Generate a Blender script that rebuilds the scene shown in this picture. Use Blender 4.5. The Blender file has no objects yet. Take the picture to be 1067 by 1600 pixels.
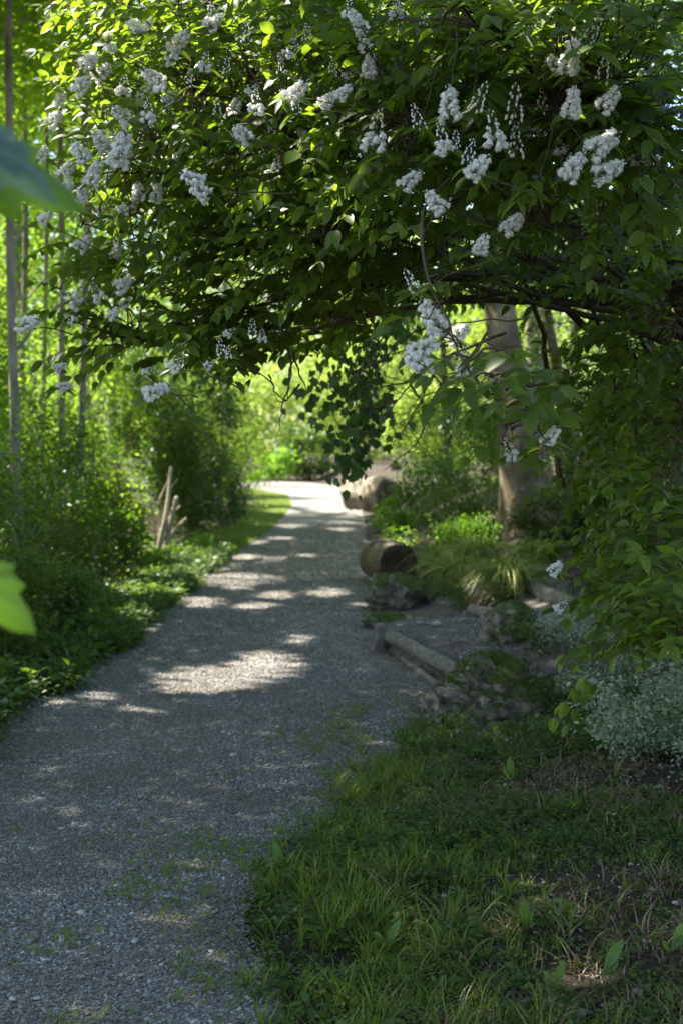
import bpy, math, random
import numpy as np
from mathutils import Vector, Matrix, noise as mn

RNG = np.random.default_rng(7)
random.seed(7)
sc = bpy.context.scene
COL = sc.collection

# ------------------------------------------------------------------ camera, sky, sun, exposure
FPX, CX, CY, HORIZON, EYE = 2222.0, 533.5, 800.0, 700.0, 1.55
PITCH = math.atan((CY - HORIZON) / FPX)
cd = bpy.data.cameras.new('camera')
cam = bpy.data.objects.new('camera', cd); COL.objects.link(cam); sc.camera = cam
cd.sensor_fit = 'VERTICAL'; cd.sensor_height = 36.0; cd.sensor_width = 24.0; cd.lens = 50.0
cd.clip_start = 0.05; cd.clip_end = 2000
cam.location = (0, 0, EYE); cam.rotation_euler = (math.pi / 2 - PITCH, 0, 0)
cd.dof.use_dof = True; cd.dof.focus_distance = 4.6; cd.dof.aperture_fstop = 4.0

SUN_EL, SUN_AZ = math.radians(52), math.radians(-58)      # azimuth from +Y, negative = left
SD = np.array([math.sin(SUN_AZ) * math.cos(SUN_EL), math.cos(SUN_AZ) * math.cos(SUN_EL), math.sin(SUN_EL)])
w = bpy.data.worlds.new('World'); sc.world = w; w.use_nodes = True
nt = w.node_tree; bg = nt.nodes['Background']
sky = nt.nodes.new('ShaderNodeTexSky'); sky.sky_type = 'NISHITA'; sky.sun_disc = False
sky.sun_elevation = SUN_EL; sky.sun_rotation = SUN_AZ
sky.air_density = 1.0; sky.dust_density = 1.5
nt.links.new(sky.outputs[0], bg.inputs[0]); bg.inputs[1].default_value = 0.09
sl = bpy.data.lights.new('sun', 'SUN'); sl.energy = 5.0; sl.angle = math.radians(0.53); sl.color = (1.0, 0.94, 0.84)
so = bpy.data.objects.new('sun', sl); COL.objects.link(so); so.location = (-20, 30, 40)
so.rotation_euler = Vector(SD).to_track_quat('Z', 'Y').to_euler()
sc.view_settings.view_transform = 'Standard'; sc.view_settings.look = 'None'
sc.view_settings.gamma = 1.0; sc.view_settings.use_curve_mapping = False
sc.view_settings.exposure = 2.32
sc.render.engine = 'CYCLES'
cy = sc.cycles
cy.use_denoising = True; cy.max_bounces = 10; cy.diffuse_bounces = 6; cy.glossy_bounces = 2
cy.transmission_bounces = 5; cy.transparent_max_bounces = 4; cy.sample_clamp_indirect = 6.0

# ------------------------------------------------------------------ helpers
def V(*a): return np.array(a, dtype=float)
FW = V(0, math.cos(PITCH), -math.sin(PITCH)); UP = V(0, math.sin(PITCH), math.cos(PITCH))
def P(px, py, d):
    """a world point on the camera's line of sight at depth d"""
    return V(0, 0, EYE) + V(1, 0, 0) * ((px - CX) / FPX * d) + UP * ((CY - py) / FPX * d) + FW * d
def G(px, py, z=0.0):
    r = V((px - CX) / FPX, 0, 0) + UP * ((CY - py) / FPX) + FW
    return V(0, 0, EYE) + r * ((z - EYE) / r[2])
def proj(p):
    q = p - V(0, 0, EYE); d = q @ FW
    d = np.where(np.abs(d) < 1e-4, 1e-4, d)
    return CX + FPX * q[..., 0] / d, CY - FPX * (q @ UP) / d, d
def ss(a, b, x):
    t = np.clip((x - a) / (b - a), 0, 1); return t * t * (3 - 2 * t)
def nrm(v): return v / np.maximum(np.linalg.norm(v, axis=-1, keepdims=True), 1e-9)

# path edges: depth -> x
EL = np.array([[-3, -2.1], [2, -2.1], [6, -2.05], [8.2, -1.97], [10.4, -1.82], [13.2, -1.86], [17.2, -1.8], [21.5, -1.78], [28.7, -1.6], [38, -1.6], [46, -2.0], [54, -3.6], [60, -7.0], [66, -14.0]])
ER = np.array([[-3, 0.15], [2, -0.1], [3.8, -0.25], [4.65, -0.42], [5.3, -0.33], [5.9, -0.15], [6.9, 0.08], [8.0, 0.33], [9.2, 0.62], [10.1, 0.42], [10.8, 0.26], [13, 0.24], [16, 0.22], [23, 0.3], [34, 0.36], [46, 0.6], [54, 0.5], [60, -0.6], [66, -2.0]])
def eL(y): return np.interp(y, EL[:, 0], EL[:, 1])
def eR(y): return np.interp(y, ER[:, 0], ER[:, 1])
def H(x, y):
    x = np.asarray(x, float); y = np.asarray(y, float)
    r = x - eR(y)
    h = 0.75 * ss(0.5, 2.7, r) * ss(8.5, 16, y) + 0.14 * ss(0.2, 1.8, r) * (1 - ss(8.5, 12, y))
    h = h + 0.10 * ss(0.05, 0.14, r) * ss(9.2, 9.7, y) * (1 - ss(11.0, 13.0, y)) * (1 - ss(1.0, 2.2, r))
    h = h + 0.04 * ss(0.05, 0.5, r)
    l = eL(y) - x
    h = h + 0.22 * ss(0.1, 3.5, l) + 0.7 * ss(3, 30, l)
    h = h + 1.5 * ss(10, 60, r)
    return h
def Hs(x, y): return float(H(x, y))

class Geo:
    def __init__(s): s.v = []; s.q = []; s.t = []; s.n = 0; s.tv = []; s.qm = []; s.tm = []
    def add(s, v, quads=None, tris=None, tint=0.5, mi=0):
        v = np.asarray(v, float).reshape(-1, 3)
        s.v.append(v)
        s.tv.append(np.full(len(v), tint) if np.isscalar(tint) else np.asarray(tint, float))
        if quads is not None and len(quads):
            q = np.asarray(quads, np.int64).reshape(-1, 4) + s.n; s.q.append(q); s.qm.append(np.full(len(q), mi))
        if tris is not None and len(tris):
            t = np.asarray(tris, np.int64).reshape(-1, 3) + s.n; s.t.append(t); s.tm.append(np.full(len(t), mi))
        s.n += len(v)
    def mesh(s, name, mats, off=None, smooth=True):
        me = bpy.data.meshes.new(name)
        v = np.concatenate(s.v) if s.v else np.zeros((0, 3))
        if off is not None: v = v - off
        q = np.concatenate(s.q) if s.q else np.zeros((0, 4), np.int64)
        t = np.concatenate(s.t) if s.t else np.zeros((0, 3), np.int64)
        me.vertices.add(len(v)); me.vertices.foreach_set('co', v.astype(np.float32).ravel())
        li = np.concatenate([q.ravel(), t.ravel()]).astype(np.int32)
        me.loops.add(len(li)); me.loops.foreach_set('vertex_index', li)
        nq, ntr = len(q), len(t)
        me.polygons.add(nq + ntr)
        st = np.concatenate([np.arange(nq) * 4, nq * 4 + np.arange(ntr) * 3]).astype(np.int32)
        me.polygons.foreach_set('loop_start', st)
        me.polygons.foreach_set('use_smooth', np.full(nq + ntr, smooth))
        mi = np.concatenate((s.qm or [np.zeros(0)]) + (s.tm or [np.zeros(0)])).astype(np.int32)
        me.polygons.foreach_set('material_index', mi)
        a = me.attributes.new('tint', 'FLOAT', 'POINT'); a.data.foreach_set('value', np.concatenate(s.tv).astype(np.float32))
        for m in (mats if isinstance(mats, (list, tuple)) else [mats]): me.materials.append(m)
        me.update(calc_edges=True)
        return me
    def build(s, name, mats, parent=None, kind=None, smooth=True):
        off = V(*parent['_w']) if parent is not None else None
        o = bpy.data.objects.new(name, s.mesh(name, mats, off, smooth)); COL.objects.link(o)
        if parent is not None: o.parent = parent
        if kind: o['kind'] = kind
        return o
ROOTS = []
def thing(name, label, cat, loc, group=None):
    o = bpy.data.objects.new(name, None); COL.objects.link(o)
    o.location = tuple(map(float, loc)); o['_w'] = [float(c) for c in loc]
    o['label'] = label; o['category'] = cat
    if group: o['group'] = group
    o.empty_display_size = 0.1; ROOTS.append(o)
    return o
def solo(name, geo, mats, label, cat, loc, group=None, smooth=True):
    me = geo.mesh(name, mats, V(*loc), smooth)
    o = bpy.data.objects.new(name, me); COL.objects.link(o); o.location = tuple(map(float, loc))
    o['label'] = label; o['category'] = cat
    if group: o['group'] = group
    return o
def place(name, me, pos, rot, scale, parent=None):
    """one object at a world position (roots are only translated)"""
    o = bpy.data.objects.new(name, me); COL.objects.link(o)
    p = V(*pos)
    if parent is not None: p = p - V(*parent['_w']); o.parent = parent
    o.matrix_basis = Matrix.Translation(Vector(p)) @ rot.to_4x4() @ Matrix.Diagonal((*((scale,) * 3 if np.isscalar(scale) else scale), 1))
    return o

def tube(g, pts, rad, sides=5, tint=0.5, mi=0, cap=False):
    pts = np.asarray(pts, float); n = len(pts)
    rad = np.full(n, rad) if np.isscalar(rad) else np.asarray(rad, float)
    t = nrm(np.gradient(pts, axis=0))
    ref = V(0, 0, 1) if abs(t[0][2]) < 0.9 else V(1, 0, 0)
    u = nrm(np.cross(t, ref)); vv = np.cross(t, u)
    a = np.linspace(0, 2 * math.pi, sides, endpoint=False)
    ring = pts[:, None] + rad[:, None, None] * (np.cos(a)[None, :, None] * u[:, None] + np.sin(a)[None, :, None] * vv[:, None])
    i, j = np.meshgrid(np.arange(n - 1), np.arange(sides), indexing='ij')
    k = (j + 1) % sides
    q = np.stack([i * sides + j, i * sides + k, (i + 1) * sides + k, (i + 1) * sides + j], -1).reshape(-1, 4)
    vs = ring.reshape(-1, 3); tr = []
    if cap:
        vs = np.vstack([vs, pts[0], pts[-1]])
        for jj in range(sides):
            tr.append((n * sides, (jj + 1) % sides, jj)); tr.append((n * sides + 1, (n - 1) * sides + jj, (n - 1) * sides + (jj + 1) % sides))
    g.add(vs, q, tr, tint, mi)
def bez(a, b, c, n, wob=0.0):
    t = np.linspace(0, 1, n)[:, None]
    p = (1 - t) ** 2 * a + 2 * t * (1 - t) * b + t * t * c
    if wob: p[1:-1] += RNG.normal(0, wob, (n - 2, 3))
    return p

# leaf templates: x = along, y = across, z = normal
def leaf_tpl(wd=0.5, fold=0.12, droop=0.15, rows=4, tipx=0.42, lob=None):
    xs = np.linspace(0, 1, rows + 2)
    vs = []; tr = []; q = []
    def z(x): return -droop * x * x
    vs.append((0, 0, 0))
    for x in xs[1:-1]:
        h = wd / 2 * (math.sin(math.pi * min(1, x ** (math.log(0.5) / math.log(tipx)))) ** 0.85)
        vs += [(x, -h, z(x) + fold * h * 2), (x, 0, z(x)), (x, h, z(x) + fold * h * 2)]
    vs.append((1, 0, z(1)))
    L = len(vs) - 1
    tr += [(0, 1, 2), (0, 2, 3)]
    for r in range(rows - 1):
        a = 1 + 3 * r
        q += [(a, a + 3, a + 4, a + 1), (a + 1, a + 4, a + 5, a + 2)]
    a = 1 + 3 * (rows - 1)
    tr += [(a, L, a + 1), (a + 1, L, a + 2)]
    return np.array(vs), np.array(q).reshape(-1, 4), np.array(tr).reshape(-1, 3)
T_FINE = leaf_tpl(0.50, 0.16, 0.22, 4)
T_MED = leaf_tpl(0.52, 0.15, 0.2, 2)
T_LOW = (np.array([(0, 0, 0), (0.45, -0.26, 0.05), (1, 0, -0.12), (0.45, 0.26, 0.05), (0.45, 0, -0.02)]), np.zeros((0, 4), int), np.array([(0, 1, 4), (1, 2, 4), (2, 3, 4), (3, 0, 4)]))
T_QUAD = (np.array([(0, 0, 0), (0.5, -0.3, 0.04), (1, 0, -0.1), (0.5, 0.3, 0.04)]), np.zeros((0, 4), int), np.array([(0, 1, 2), (0, 2, 3)]))
T_NARROW = (np.array([(0, 0, 0), (0.4, -0.14, 0.03), (1, 0, -0.2), (0.4, 0.14, 0.03)]), np.zeros((0, 4), int), np.array([(0, 1, 2), (0, 2, 3)]))
def lobed(deep):
    pts = [(0, 0)]
    for k, (a, r) in enumerate([(-100, .42), (-78, .5), (-62, deep), (-42, .82), (-24, deep + .1), (0, 1.05), (24, deep + .1), (42, .82), (62, deep), (78, .5), (100, .42)]):
        pts.append((0.12 + r * math.cos(math.radians(a)), r * math.sin(math.radians(a))))
    n = len(pts); cen = n
    v = [(x, y, 0.08 * abs(y) - 0.18 * x * x) for x, y in pts] + [(0.25, 0, 0)]
    return np.array(v), np.zeros((0, 4), int), np.array([(cen, i, (i + 1) % n) for i in range(n)])
T_IVY = lobed(0.5); T_MAPLE = lobed(0.58)
def frames(ax, no):
    a = nrm(ax); b = nrm(np.cross(no, a)); n = np.cross(a, b)
    return np.stack([a, b, n], axis=1)          # rows a,b,n
def leaves(g, pos, ax, no, size, tpl, tint, mi=0):
    tv, tq, tt = tpl; N = len(pos)
    if N == 0: return
    F = frames(ax, no)
    size = np.broadcast_to(size, (N,)); tint = np.broadcast_to(tint, (N,))
    vs = pos[:, None] + size[:, None, None] * (tv[None] @ F)
    m = len(tv); o = (np.arange(N) * m)[:, None, None]
    g.add(vs, (tq[None] + o).reshape(-1, 4) if len(tq) else None, (tt[None] + o).reshape(-1, 3) if len(tt) else None, np.repeat(tint, m), mi)
def rand_orient(N, upb=1.0, droop=0.35):
    a = RNG.uniform(0, 2 * math.pi, N)
    ax = np.stack([np.cos(a), np.sin(a), RNG.normal(-droop, 0.35, N)], -1)
    no = RNG.normal(0, 0.55, (N, 3)) + V(0, 0, upb)
    return ax, no

# light patches that reach the ground through gaps in the crowns: centre x, y, half sizes
GAPS = []
def gap(px, py, hx, hy, z=0):
    c = G(px, py, z); a = hx / FPX * c[1] + (.07 if c[1] < 13 else .02)
    b = (G(px, py - hy, z)[1] - G(px, py + hy, z)[1]) / 2 + (.07 if c[1] < 13 else .0)
    GAPS.append((c[0], c[1], a, b))
def gap3(px, py, d, r, ry=1.3):
    q = P(px, py, d); GAPS.append((q[0] - SD[0] / SD[2] * q[2], q[1] - SD[1] / SD[2] * q[2], r, r * ry))
for a in [(345, 1060, 80, 20), (415, 1040, 45, 20), (300, 1072, 45, 10), (152, 1094, 34, 9), (88, 1097, 16, 6), (312, 941, 42, 9), (375, 915, 26, 8), (432, 930, 32, 8), (512, 926, 34, 8),
          (400, 948, 40, 6), (228, 980, 24, 6), (560, 945, 12, 5), (300, 888, 26, 8), (378, 870, 30, 5), (470, 1000, 14, 6), (405, 848, 18, 4), (455, 822, 24, 4), (250, 940, 40, 6),
          (480, 868, 10, 3), (215, 1112, 12, 5), (440, 800, 30, 4), (520, 795, 40, 6), (490, 775, 70, 12), (585, 775, 60, 16), (590, 800, 50, 10), (460, 765, 90, 8), (265, 865, 22, 20)]: gap(*a)
for a in [(705, 870, 12.8, .16), (760, 850, 12.7, .13), (800, 880, 12.3, .1), (730, 900, 12.5, .07), (798, 765, 17.2, .2), (868, 740, 17.2, .16), (775, 520, 17.4, .16), (800, 610, 17.3, .12), (640, 800, 18.8, .4), (700, 700, 21.0, .5), (610, 855, 16.2, .12), (345, 690, 25, .3), (190, 700, 20, .5), (120, 800, 15, .25), (250, 910, 16, .3), (60, 650, 15, .5), (100, 500, 18, .7), (30, 800, 12.6, .2)]: gap3(*a)
SOFT = []
for a in [(680, 1455, 38, 20), (838, 1482, 28, 14), (925, 1540, 36, 18), (800, 905, 60, 10)]:
    c = G(a[0], a[1], 0.08); SOFT.append((c[0], c[1], a[2] / FPX * c[1], (G(a[0], a[1] - a[3], .08)[1] - G(a[0], a[1] + a[3], .08)[1]) / 2))
def gp_(px, py):
    return P(px, py, 18.8)
LIT = []      # places in the big shrub that the sun reaches
for (x, y, d, r) in [(570, 300, 4.4, .22), (520, 290, 4.6, .15), (250, 60, 5.5, .4), (150, 120, 5.8, .4), (950, 50, 4.0, .2), (1030, 110, 4.0, .16), (850, 20, 4.0, .2), (400, 60, 5.3, .25), (340, 470, 5.8, .22), (170, 20, 5.8, .5), (470, 540, 5.9, .15), (720, 130, 4.6, .1), (980, 190, 4.1, .08), (190, 260, 5.8, .2), (640, 60, 5, .15), (-10, 930, 1.55, .13), (10, 285, 1.56, .12), (800, 620, 3.45, .07)]:
    q = P(x, y, d); LIT.append((q[0] - SD[0] / SD[2] * q[2], q[1] - SD[1] / SD[2] * q[2], r, r * 1.2))
_q = gp_(252, 800); GAPS.append((_q[0] - SD[0] / SD[2] * 1.0, _q[1] - SD[1] / SD[2] * 1.0, .42, .75))
def sunfoot(p): return p[:, 0] - SD[0] / SD[2] * p[:, 2], p[:, 1] - SD[1] / SD[2] * p[:, 2]
def gapmask(p, rough=0.25, soft=True):
    gx, gy = sunfoot(p); hit = np.zeros(len(p), bool)
    j = RNG.normal(0, rough, len(p))
    for (x, y, a, b) in GAPS + (SOFT + LIT if soft else []):
        hit |= ((gx - x) / a) ** 2 + ((gy - y) / b) ** 2 < (1.08 + j) ** 2
    return hit

# ------------------------------------------------------------------ materials
def mat(name):
    m = bpy.data.materials.new(name); m.use_nodes = True
    return m, m.node_tree, m.node_tree.nodes['Principled BSDF'], m.node_tree.nodes['Material Output']
def N(nt, t, **kw):
    n = nt.nodes.new(t)
    for k, v in kw.items(): setattr(n, k, v)
    return n
def ramp(nt, cols, fac):
    r = nt.nodes.new('ShaderNodeValToRGB'); e = r.color_ramp.elements
    while len(e) < len(cols): e.new(0.5)
    for i, (p, c) in enumerate(cols): e[i].position = p; e[i].color = (*c, 1)
    nt.links.new(fac, r.inputs[0]); return r.outputs[0]
def noisetex(nt, scale, detail=4, coord='Object', rough=0.6):
    tc = N(nt, 'ShaderNodeTexCoord'); n = N(nt, 'ShaderNodeTexNoise')
    n.inputs['Scale'].default_value = scale; n.inputs['Detail'].default_value = detail; n.inputs['Roughness'].default_value = rough
    nt.links.new(tc.outputs[coord], n.inputs['Vector']); return n.outputs['Fac']
def bump(nt, b, h, s=0.5, d=0.02):
    bn = N(nt, 'ShaderNodeBump'); bn.inputs['Strength'].default_value = s; bn.inputs['Distance'].default_value = d
    nt.links.new(h, bn.inputs['Height']); nt.links.new(bn.outputs[0], b.inputs['Normal'])
def leafmat(name, dark, light, tr, mixf=0.45, rough=0.42, spec=0.4, veins=0.0):
    m, nt, b, out = mat(name)
    at = N(nt, 'ShaderNodeAttribute', attribute_name='tint')
    nz = noisetex(nt, 9.0, 2)
    ad = N(nt, 'ShaderNodeMath', operation='MULTIPLY_ADD'); nt.links.new(nz, ad.inputs[0]); ad.inputs[1].default_value = 0.5; ad.inputs[2].default_value = -0.25
    a2 = N(nt, 'ShaderNodeMath', operation='ADD', use_clamp=True); nt.links.new(ad.outputs[0], a2.inputs[0]); nt.links.new(at.outputs['Fac'], a2.inputs[1])
    c = ramp(nt, [(0.1, dark), (0.9, light)], a2.outputs[0])
    nt.links.new(c, b.inputs['Base Color']); b.inputs['Roughness'].default_value = rough
    b.inputs['Specular IOR Level'].default_value = spec
    t = N(nt, 'ShaderNodeBsdfTranslucent')
    c2 = ramp(nt, [(0.1, tuple(x * 0.75 for x in tr)), (0.9, tr)], a2.outputs[0]); nt.links.new(c2, t.inputs[0])
    mx = N(nt, 'ShaderNodeMixShader'); mx.inputs[0].default_value = mixf
    nt.links.new(b.outputs[0], mx.inputs[1]); nt.links.new(t.outputs[0], mx.inputs[2]); nt.links.new(mx.outputs[0], out.inputs[0])
    return m
M = {}
M['deutzia'] = leafmat('arching_shrub_leaf', (0.042, 0.07, 0.014), (0.095, 0.145, 0.024), (0.30, 0.45, 0.02), 0.47, .45, .28)
M['beech'] = leafmat('woodland_leaf', (0.05, 0.085, 0.010), (0.10, 0.15, 0.015), (0.38, 0.58, 0.03), 0.52, .5, .25)
M['far'] = leafmat('far_leaf_hazed', (0.11, 0.17, 0.035), (0.19, 0.27, 0.05), (0.48, 0.62, 0.10), 0.5, .6, .15)  # haze and glare over the far clearing painted in as paler leaf colour
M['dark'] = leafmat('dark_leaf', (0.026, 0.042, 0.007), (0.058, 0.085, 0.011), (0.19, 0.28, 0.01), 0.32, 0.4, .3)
M['herb'] = leafmat('herb_leaf', (0.045, 0.08, 0.018), (0.085, 0.145, 0.03), (0.20, 0.34, 0.03), 0.4, .45, .3)
M['grass'] = leafmat('grass_blade', (0.065, 0.10, 0.016), (0.16, 0.22, 0.035), (0.28, 0.40, 0.03), 0.35, 0.5, 0.25)
M['oat'] = leafmat('golden_grass_blade', (0.12, 0.15, 0.02), (0.30, 0.33, 0.07), (0.32, 0.42, 0.03), 0.35, 0.45)
M['straw'] = leafmat('dry_straw', (0.12, 0.085, 0.04), (0.25, 0.19, 0.1), (0.2, 0.15, 0.06), 0.2)
M['varieg'] = leafmat('variegated_leaf', (0.06, 0.11, 0.04), (0.40, 0.45, 0.30), (0.15, 0.25, 0.1), 0.25)
M['vine'] = leafmat('vine_leaf', (0.025, 0.055, 0.012), (0.05, 0.11, 0.02), (0.10, 0.2, 0.015), 0.35)
M['fallen'] = leafmat('fallen_leaf', (0.22, 0.26, 0.06), (0.42, 0.42, 0.1), (0.3, 0.3, 0.05), 0.25)
M['dry'] = leafmat('dry_leaf', (0.07, 0.045, 0.02), (0.2, 0.12, 0.05), (0.12, 0.07, 0.02), 0.1)
M['lime'] = leafmat('lime_leaf', (0.05, 0.11, 0.01), (0.09, 0.17, 0.015), (0.28, 0.54, 0.02), 0.5, .5, .25)
M['glow'] = leafmat('near_leaf', (0.05, 0.10, 0.01), (0.08, 0.15, 0.015), (0.14, 0.30, 0.01), 0.45)
M['bluish'] = leafmat('blue_green_leaf', (0.045, 0.08, 0.05), (0.07, 0.12, 0.08), (0.08, 0.16, 0.04), 0.3, 0.35, 0.5)
m, nt_, b, out = mat('white_petal'); b.inputs['Base Color'].default_value = (0.88, 0.86, 0.80, 1); b.inputs['Roughness'].default_value = 0.6
t = N(nt_, 'ShaderNodeBsdfTranslucent'); t.inputs[0].default_value = (0.8, 0.8, 0.78, 1)
mx = N(nt_, 'ShaderNodeMixShader'); mx.inputs[0].default_value = 0.3
nt_.links.new(b.outputs[0], mx.inputs[1]); nt_.links.new(t.outputs[0], mx.inputs[2]); nt_.links.new(mx.outputs[0], out.inputs[0]); M['petal'] = m
def woodmat(name, cols, scale=12, bs=0.6, bd=0.01, stretch=(1, 1, 0.25), rough=0.85):
    m, nt, b, out = mat(name)
    tc = N(nt, 'ShaderNodeTexCoord'); mp = N(nt, 'ShaderNodeMapping'); mp.inputs['Scale'].default_value = stretch
    n = N(nt, 'ShaderNodeTexNoise'); n.inputs['Scale'].default_value = scale; n.inputs['Detail'].default_value = 6; n.inputs['Roughness'].default_value = 0.65
    nt.links.new(tc.outputs['Object'], mp.inputs[0]); nt.links.new(mp.outputs[0], n.inputs['Vector'])
    nt.links.new(ramp(nt, cols, n.outputs['Fac']), b.inputs['Base Color']); b.inputs['Roughness'].default_value = rough
    b.inputs['Specular IOR Level'].default_value = 0.2
    bump(nt, b, n.outputs['Fac'], bs, bd); return m
M['twig'] = woodmat('twig_bark', [(0.3, (0.05, 0.035, 0.022)), (0.7, (0.13, 0.095, 0.06))], 30)
M['greentwig'] = woodmat('green_twig', [(0.3, (0.06, 0.075, 0.03)), (0.7, (0.12, 0.12, 0.05))], 30)
M['beechbark'] = woodmat('pale_bark', [(0.3, (0.10, 0.09, 0.065)), (0.55, (0.24, 0.21, 0.15)), (0.75, (0.36, 0.32, 0.25))], 5, 0.5, 0.01, (1, 1, 0.5))
M['bigbark'] = woodmat('blotched_bark', [(0.3, (0.06, 0.045, 0.025)), (0.5, (0.13, 0.10, 0.06)), (0.62, (0.24, 0.19, 0.12)), (0.8, (0.34, 0.28, 0.19))], 3.0, 0.9, 0.05, (1, 1, 0.6))
M['deadwood'] = woodmat('bare_dead_wood', [(0.3, (0.24, 0.2, 0.14)), (0.7, (0.42, 0.36, 0.27))], 14, 0.6, 0.006, (1, 1, 0.2))
M['timber'] = woodmat('weathered_timber', [(0.25, (0.06, 0.055, 0.045)), (0.5, (0.15, 0.135, 0.11)), (0.75, (0.27, 0.25, 0.21))], 16, 0.7, 0.008, (1, 1, 1))
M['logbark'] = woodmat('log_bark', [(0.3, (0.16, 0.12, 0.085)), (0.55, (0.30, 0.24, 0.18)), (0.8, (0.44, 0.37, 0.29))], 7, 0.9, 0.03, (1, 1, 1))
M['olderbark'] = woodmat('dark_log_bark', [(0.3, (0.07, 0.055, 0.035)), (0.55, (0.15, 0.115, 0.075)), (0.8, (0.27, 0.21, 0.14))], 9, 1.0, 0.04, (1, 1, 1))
M['logend'] = woodmat('log_cut_face', [(0.3, (0.035, 0.022, 0.014)), (0.6, (0.085, 0.055, 0.03)), (0.8, (0.13, 0.085, 0.045))], 7, 0.8, 0.02, (1, 1, 1))

def soilmat(name, cols, s1=30, bd=0.02):
    m, nt, b, out = mat(name)
    a = noisetex(nt, s1, 8, 'Object', 0.75); c = noisetex(nt, 1.3, 4)
    mx = N(nt, 'ShaderNodeMath', operation='MULTIPLY_ADD'); nt.links.new(c, mx.inputs[0]); mx.inputs[1].default_value = 0.5
    s = N(nt, 'ShaderNodeMath', operation='MULTIPLY'); nt.links.new(a, s.inputs[0]); s.inputs[1].default_value = 0.6; nt.links.new(s.outputs[0], mx.inputs[2])
    nt.links.new(ramp(nt, cols, mx.outputs[0]), b.inputs['Base Color']); b.inputs['Roughness'].default_value = 0.95
    b.inputs['Specular IOR Level'].default_value = 0.15
    bump(nt, b, a, 0.9, bd); return m
M['soil'] = soilmat('dark_soil', [(0.35, (0.022, 0.017, 0.012)), (0.6, (0.05, 0.04, 0.028)), (0.8, (0.10, 0.08, 0.055))])
M['mulch'] = soilmat('bark_mulch_soil', [(0.35, (0.06, 0.048, 0.036)), (0.55, (0.12, 0.10, 0.078)), (0.8, (0.24, 0.205, 0.165))], 45)
# path surface: fine grit whose single stones are told apart by a cell pattern at distance
m, nt_, b, out = mat('path_grit'); M['path'] = m
tc = N(nt_, 'ShaderNodeTexCoord')
vo = N(nt_, 'ShaderNodeTexVoronoi'); vo.inputs['Scale'].default_value = 48; nt_.links.new(tc.outputs['Object'], vo.inputs['Vector'])
sp = N(nt_, 'ShaderNodeSeparateColor'); nt_.links.new(vo.outputs['Color'], sp.inputs[0])
n2 = noisetex(nt_, 0.9, 5)
ad = N(nt_, 'ShaderNodeMath', operation='MULTIPLY_ADD'); nt_.links.new(n2, ad.inputs[0]); ad.inputs[1].default_value = 0.7; ad.inputs[2].default_value = -0.1
a2 = N(nt_, 'ShaderNodeMath', operation='MULTIPLY_ADD'); nt_.links.new(sp.outputs[0], a2.inputs[0]); a2.inputs[1].default_value = 0.5; nt_.links.new(ad.outputs[0], a2.inputs[2])
nt_.links.new(ramp(nt_, [(0.1, (0.07, 0.06, 0.048)), (0.45, (0.145, 0.13, 0.11)), (0.9, (0.28, 0.26, 0.235))], a2.outputs[0]), b.inputs['Base Color'])
b.inputs['Roughness'].default_value = 0.9; bump(nt_, b, vo.outputs['Distance'], 0.8, 0.01)
# loose stones: each one its own grey
m, nt_, b, out = mat('gravel_stone'); M['stone'] = m
oi = N(nt_, 'ShaderNodeObjectInfo'); nz = noisetex(nt_, 2.5, 3)
nt_.links.new(ramp(nt_, [(0.0, (0.08, 0.07, 0.056)), (0.25, (0.18, 0.158, 0.128)), (0.3, (0.13, 0.125, 0.118)), (0.75, (0.26, 0.25, 0.235)), (0.93, (0.38, 0.365, 0.345)), (1.0, (0.55, 0.53, 0.5))], oi.outputs['Random']), b.inputs['Base Color']); stone_col = b.inputs['Base Color'].links[0].from_socket
b.inputs['Roughness'].default_value = 0.8; bump(nt_, b, nz, 0.3, 0.1)
ln_ = N(nt_, 'ShaderNodeTexNoise'); ln_.inputs['Scale'].default_value = 1.5; ln_.inputs['Detail'].default_value = 5; nt_.links.new(oi.outputs['Location'], ln_.inputs['Vector'])
dr = ramp(nt_, [(0.38, (0, 0, 0)), (0.68, (.75, .75, .75))], ln_.outputs['Fac'])
mc = N(nt_, 'ShaderNodeMix', data_type='RGBA'); nt_.links.new(dr, mc.inputs[0]); nt_.links.new(stone_col, mc.inputs[6]); mc.inputs[7].default_value = (.13, .108, .082, 1)
nt_.links.new(mc.outputs[2], b.inputs['Base Color'])
# tufa rock with moss on what faces up
m, nt_, b, out = mat('mossy_rock'); M['rock'] = m
a = noisetex(nt_, 14, 8, 'Object', 0.7); c = noisetex(nt_, 4.0, 4)
geo = N(nt_, 'ShaderNodeNewGeometry'); sx = N(nt_, 'ShaderNodeSeparateXYZ'); nt_.links.new(geo.outputs['Normal'], sx.inputs[0])
base = ramp(nt_, [(0.34, (0.035, 0.03, 0.02)), (0.48, (0.13, 0.115, 0.082)), (0.66, (0.33, 0.30, 0.24))], a)
moss = ramp(nt_, [(0.35, (0.03, 0.045, 0.008)), (0.65, (0.09, 0.12, 0.02))], noisetex(nt_, 60, 4))
m1 = N(nt_, 'ShaderNodeMath', operation='MULTIPLY_ADD'); nt_.links.new(sx.outputs[2], m1.inputs[0]); m1.inputs[1].default_value = 0.35; nt_.links.new(c, m1.inputs[2])
rr = ramp(nt_, [(0.62, (0, 0, 0)), (0.76, (1, 1, 1))], m1.outputs[0])
mxc = N(nt_, 'ShaderNodeMix', data_type='RGBA'); nt_.links.new(rr, mxc.inputs[0]); nt_.links.new(base, mxc.inputs[6]); nt_.links.new(moss, mxc.inputs[7])
nt_.links.new(mxc.outputs[2], b.inputs['Base Color']); b.inputs['Roughness'].default_value = 0.95; b.inputs['Specular IOR Level'].default_value = 0.15
bump(nt_, b, a, 0.9, 0.03)

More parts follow.
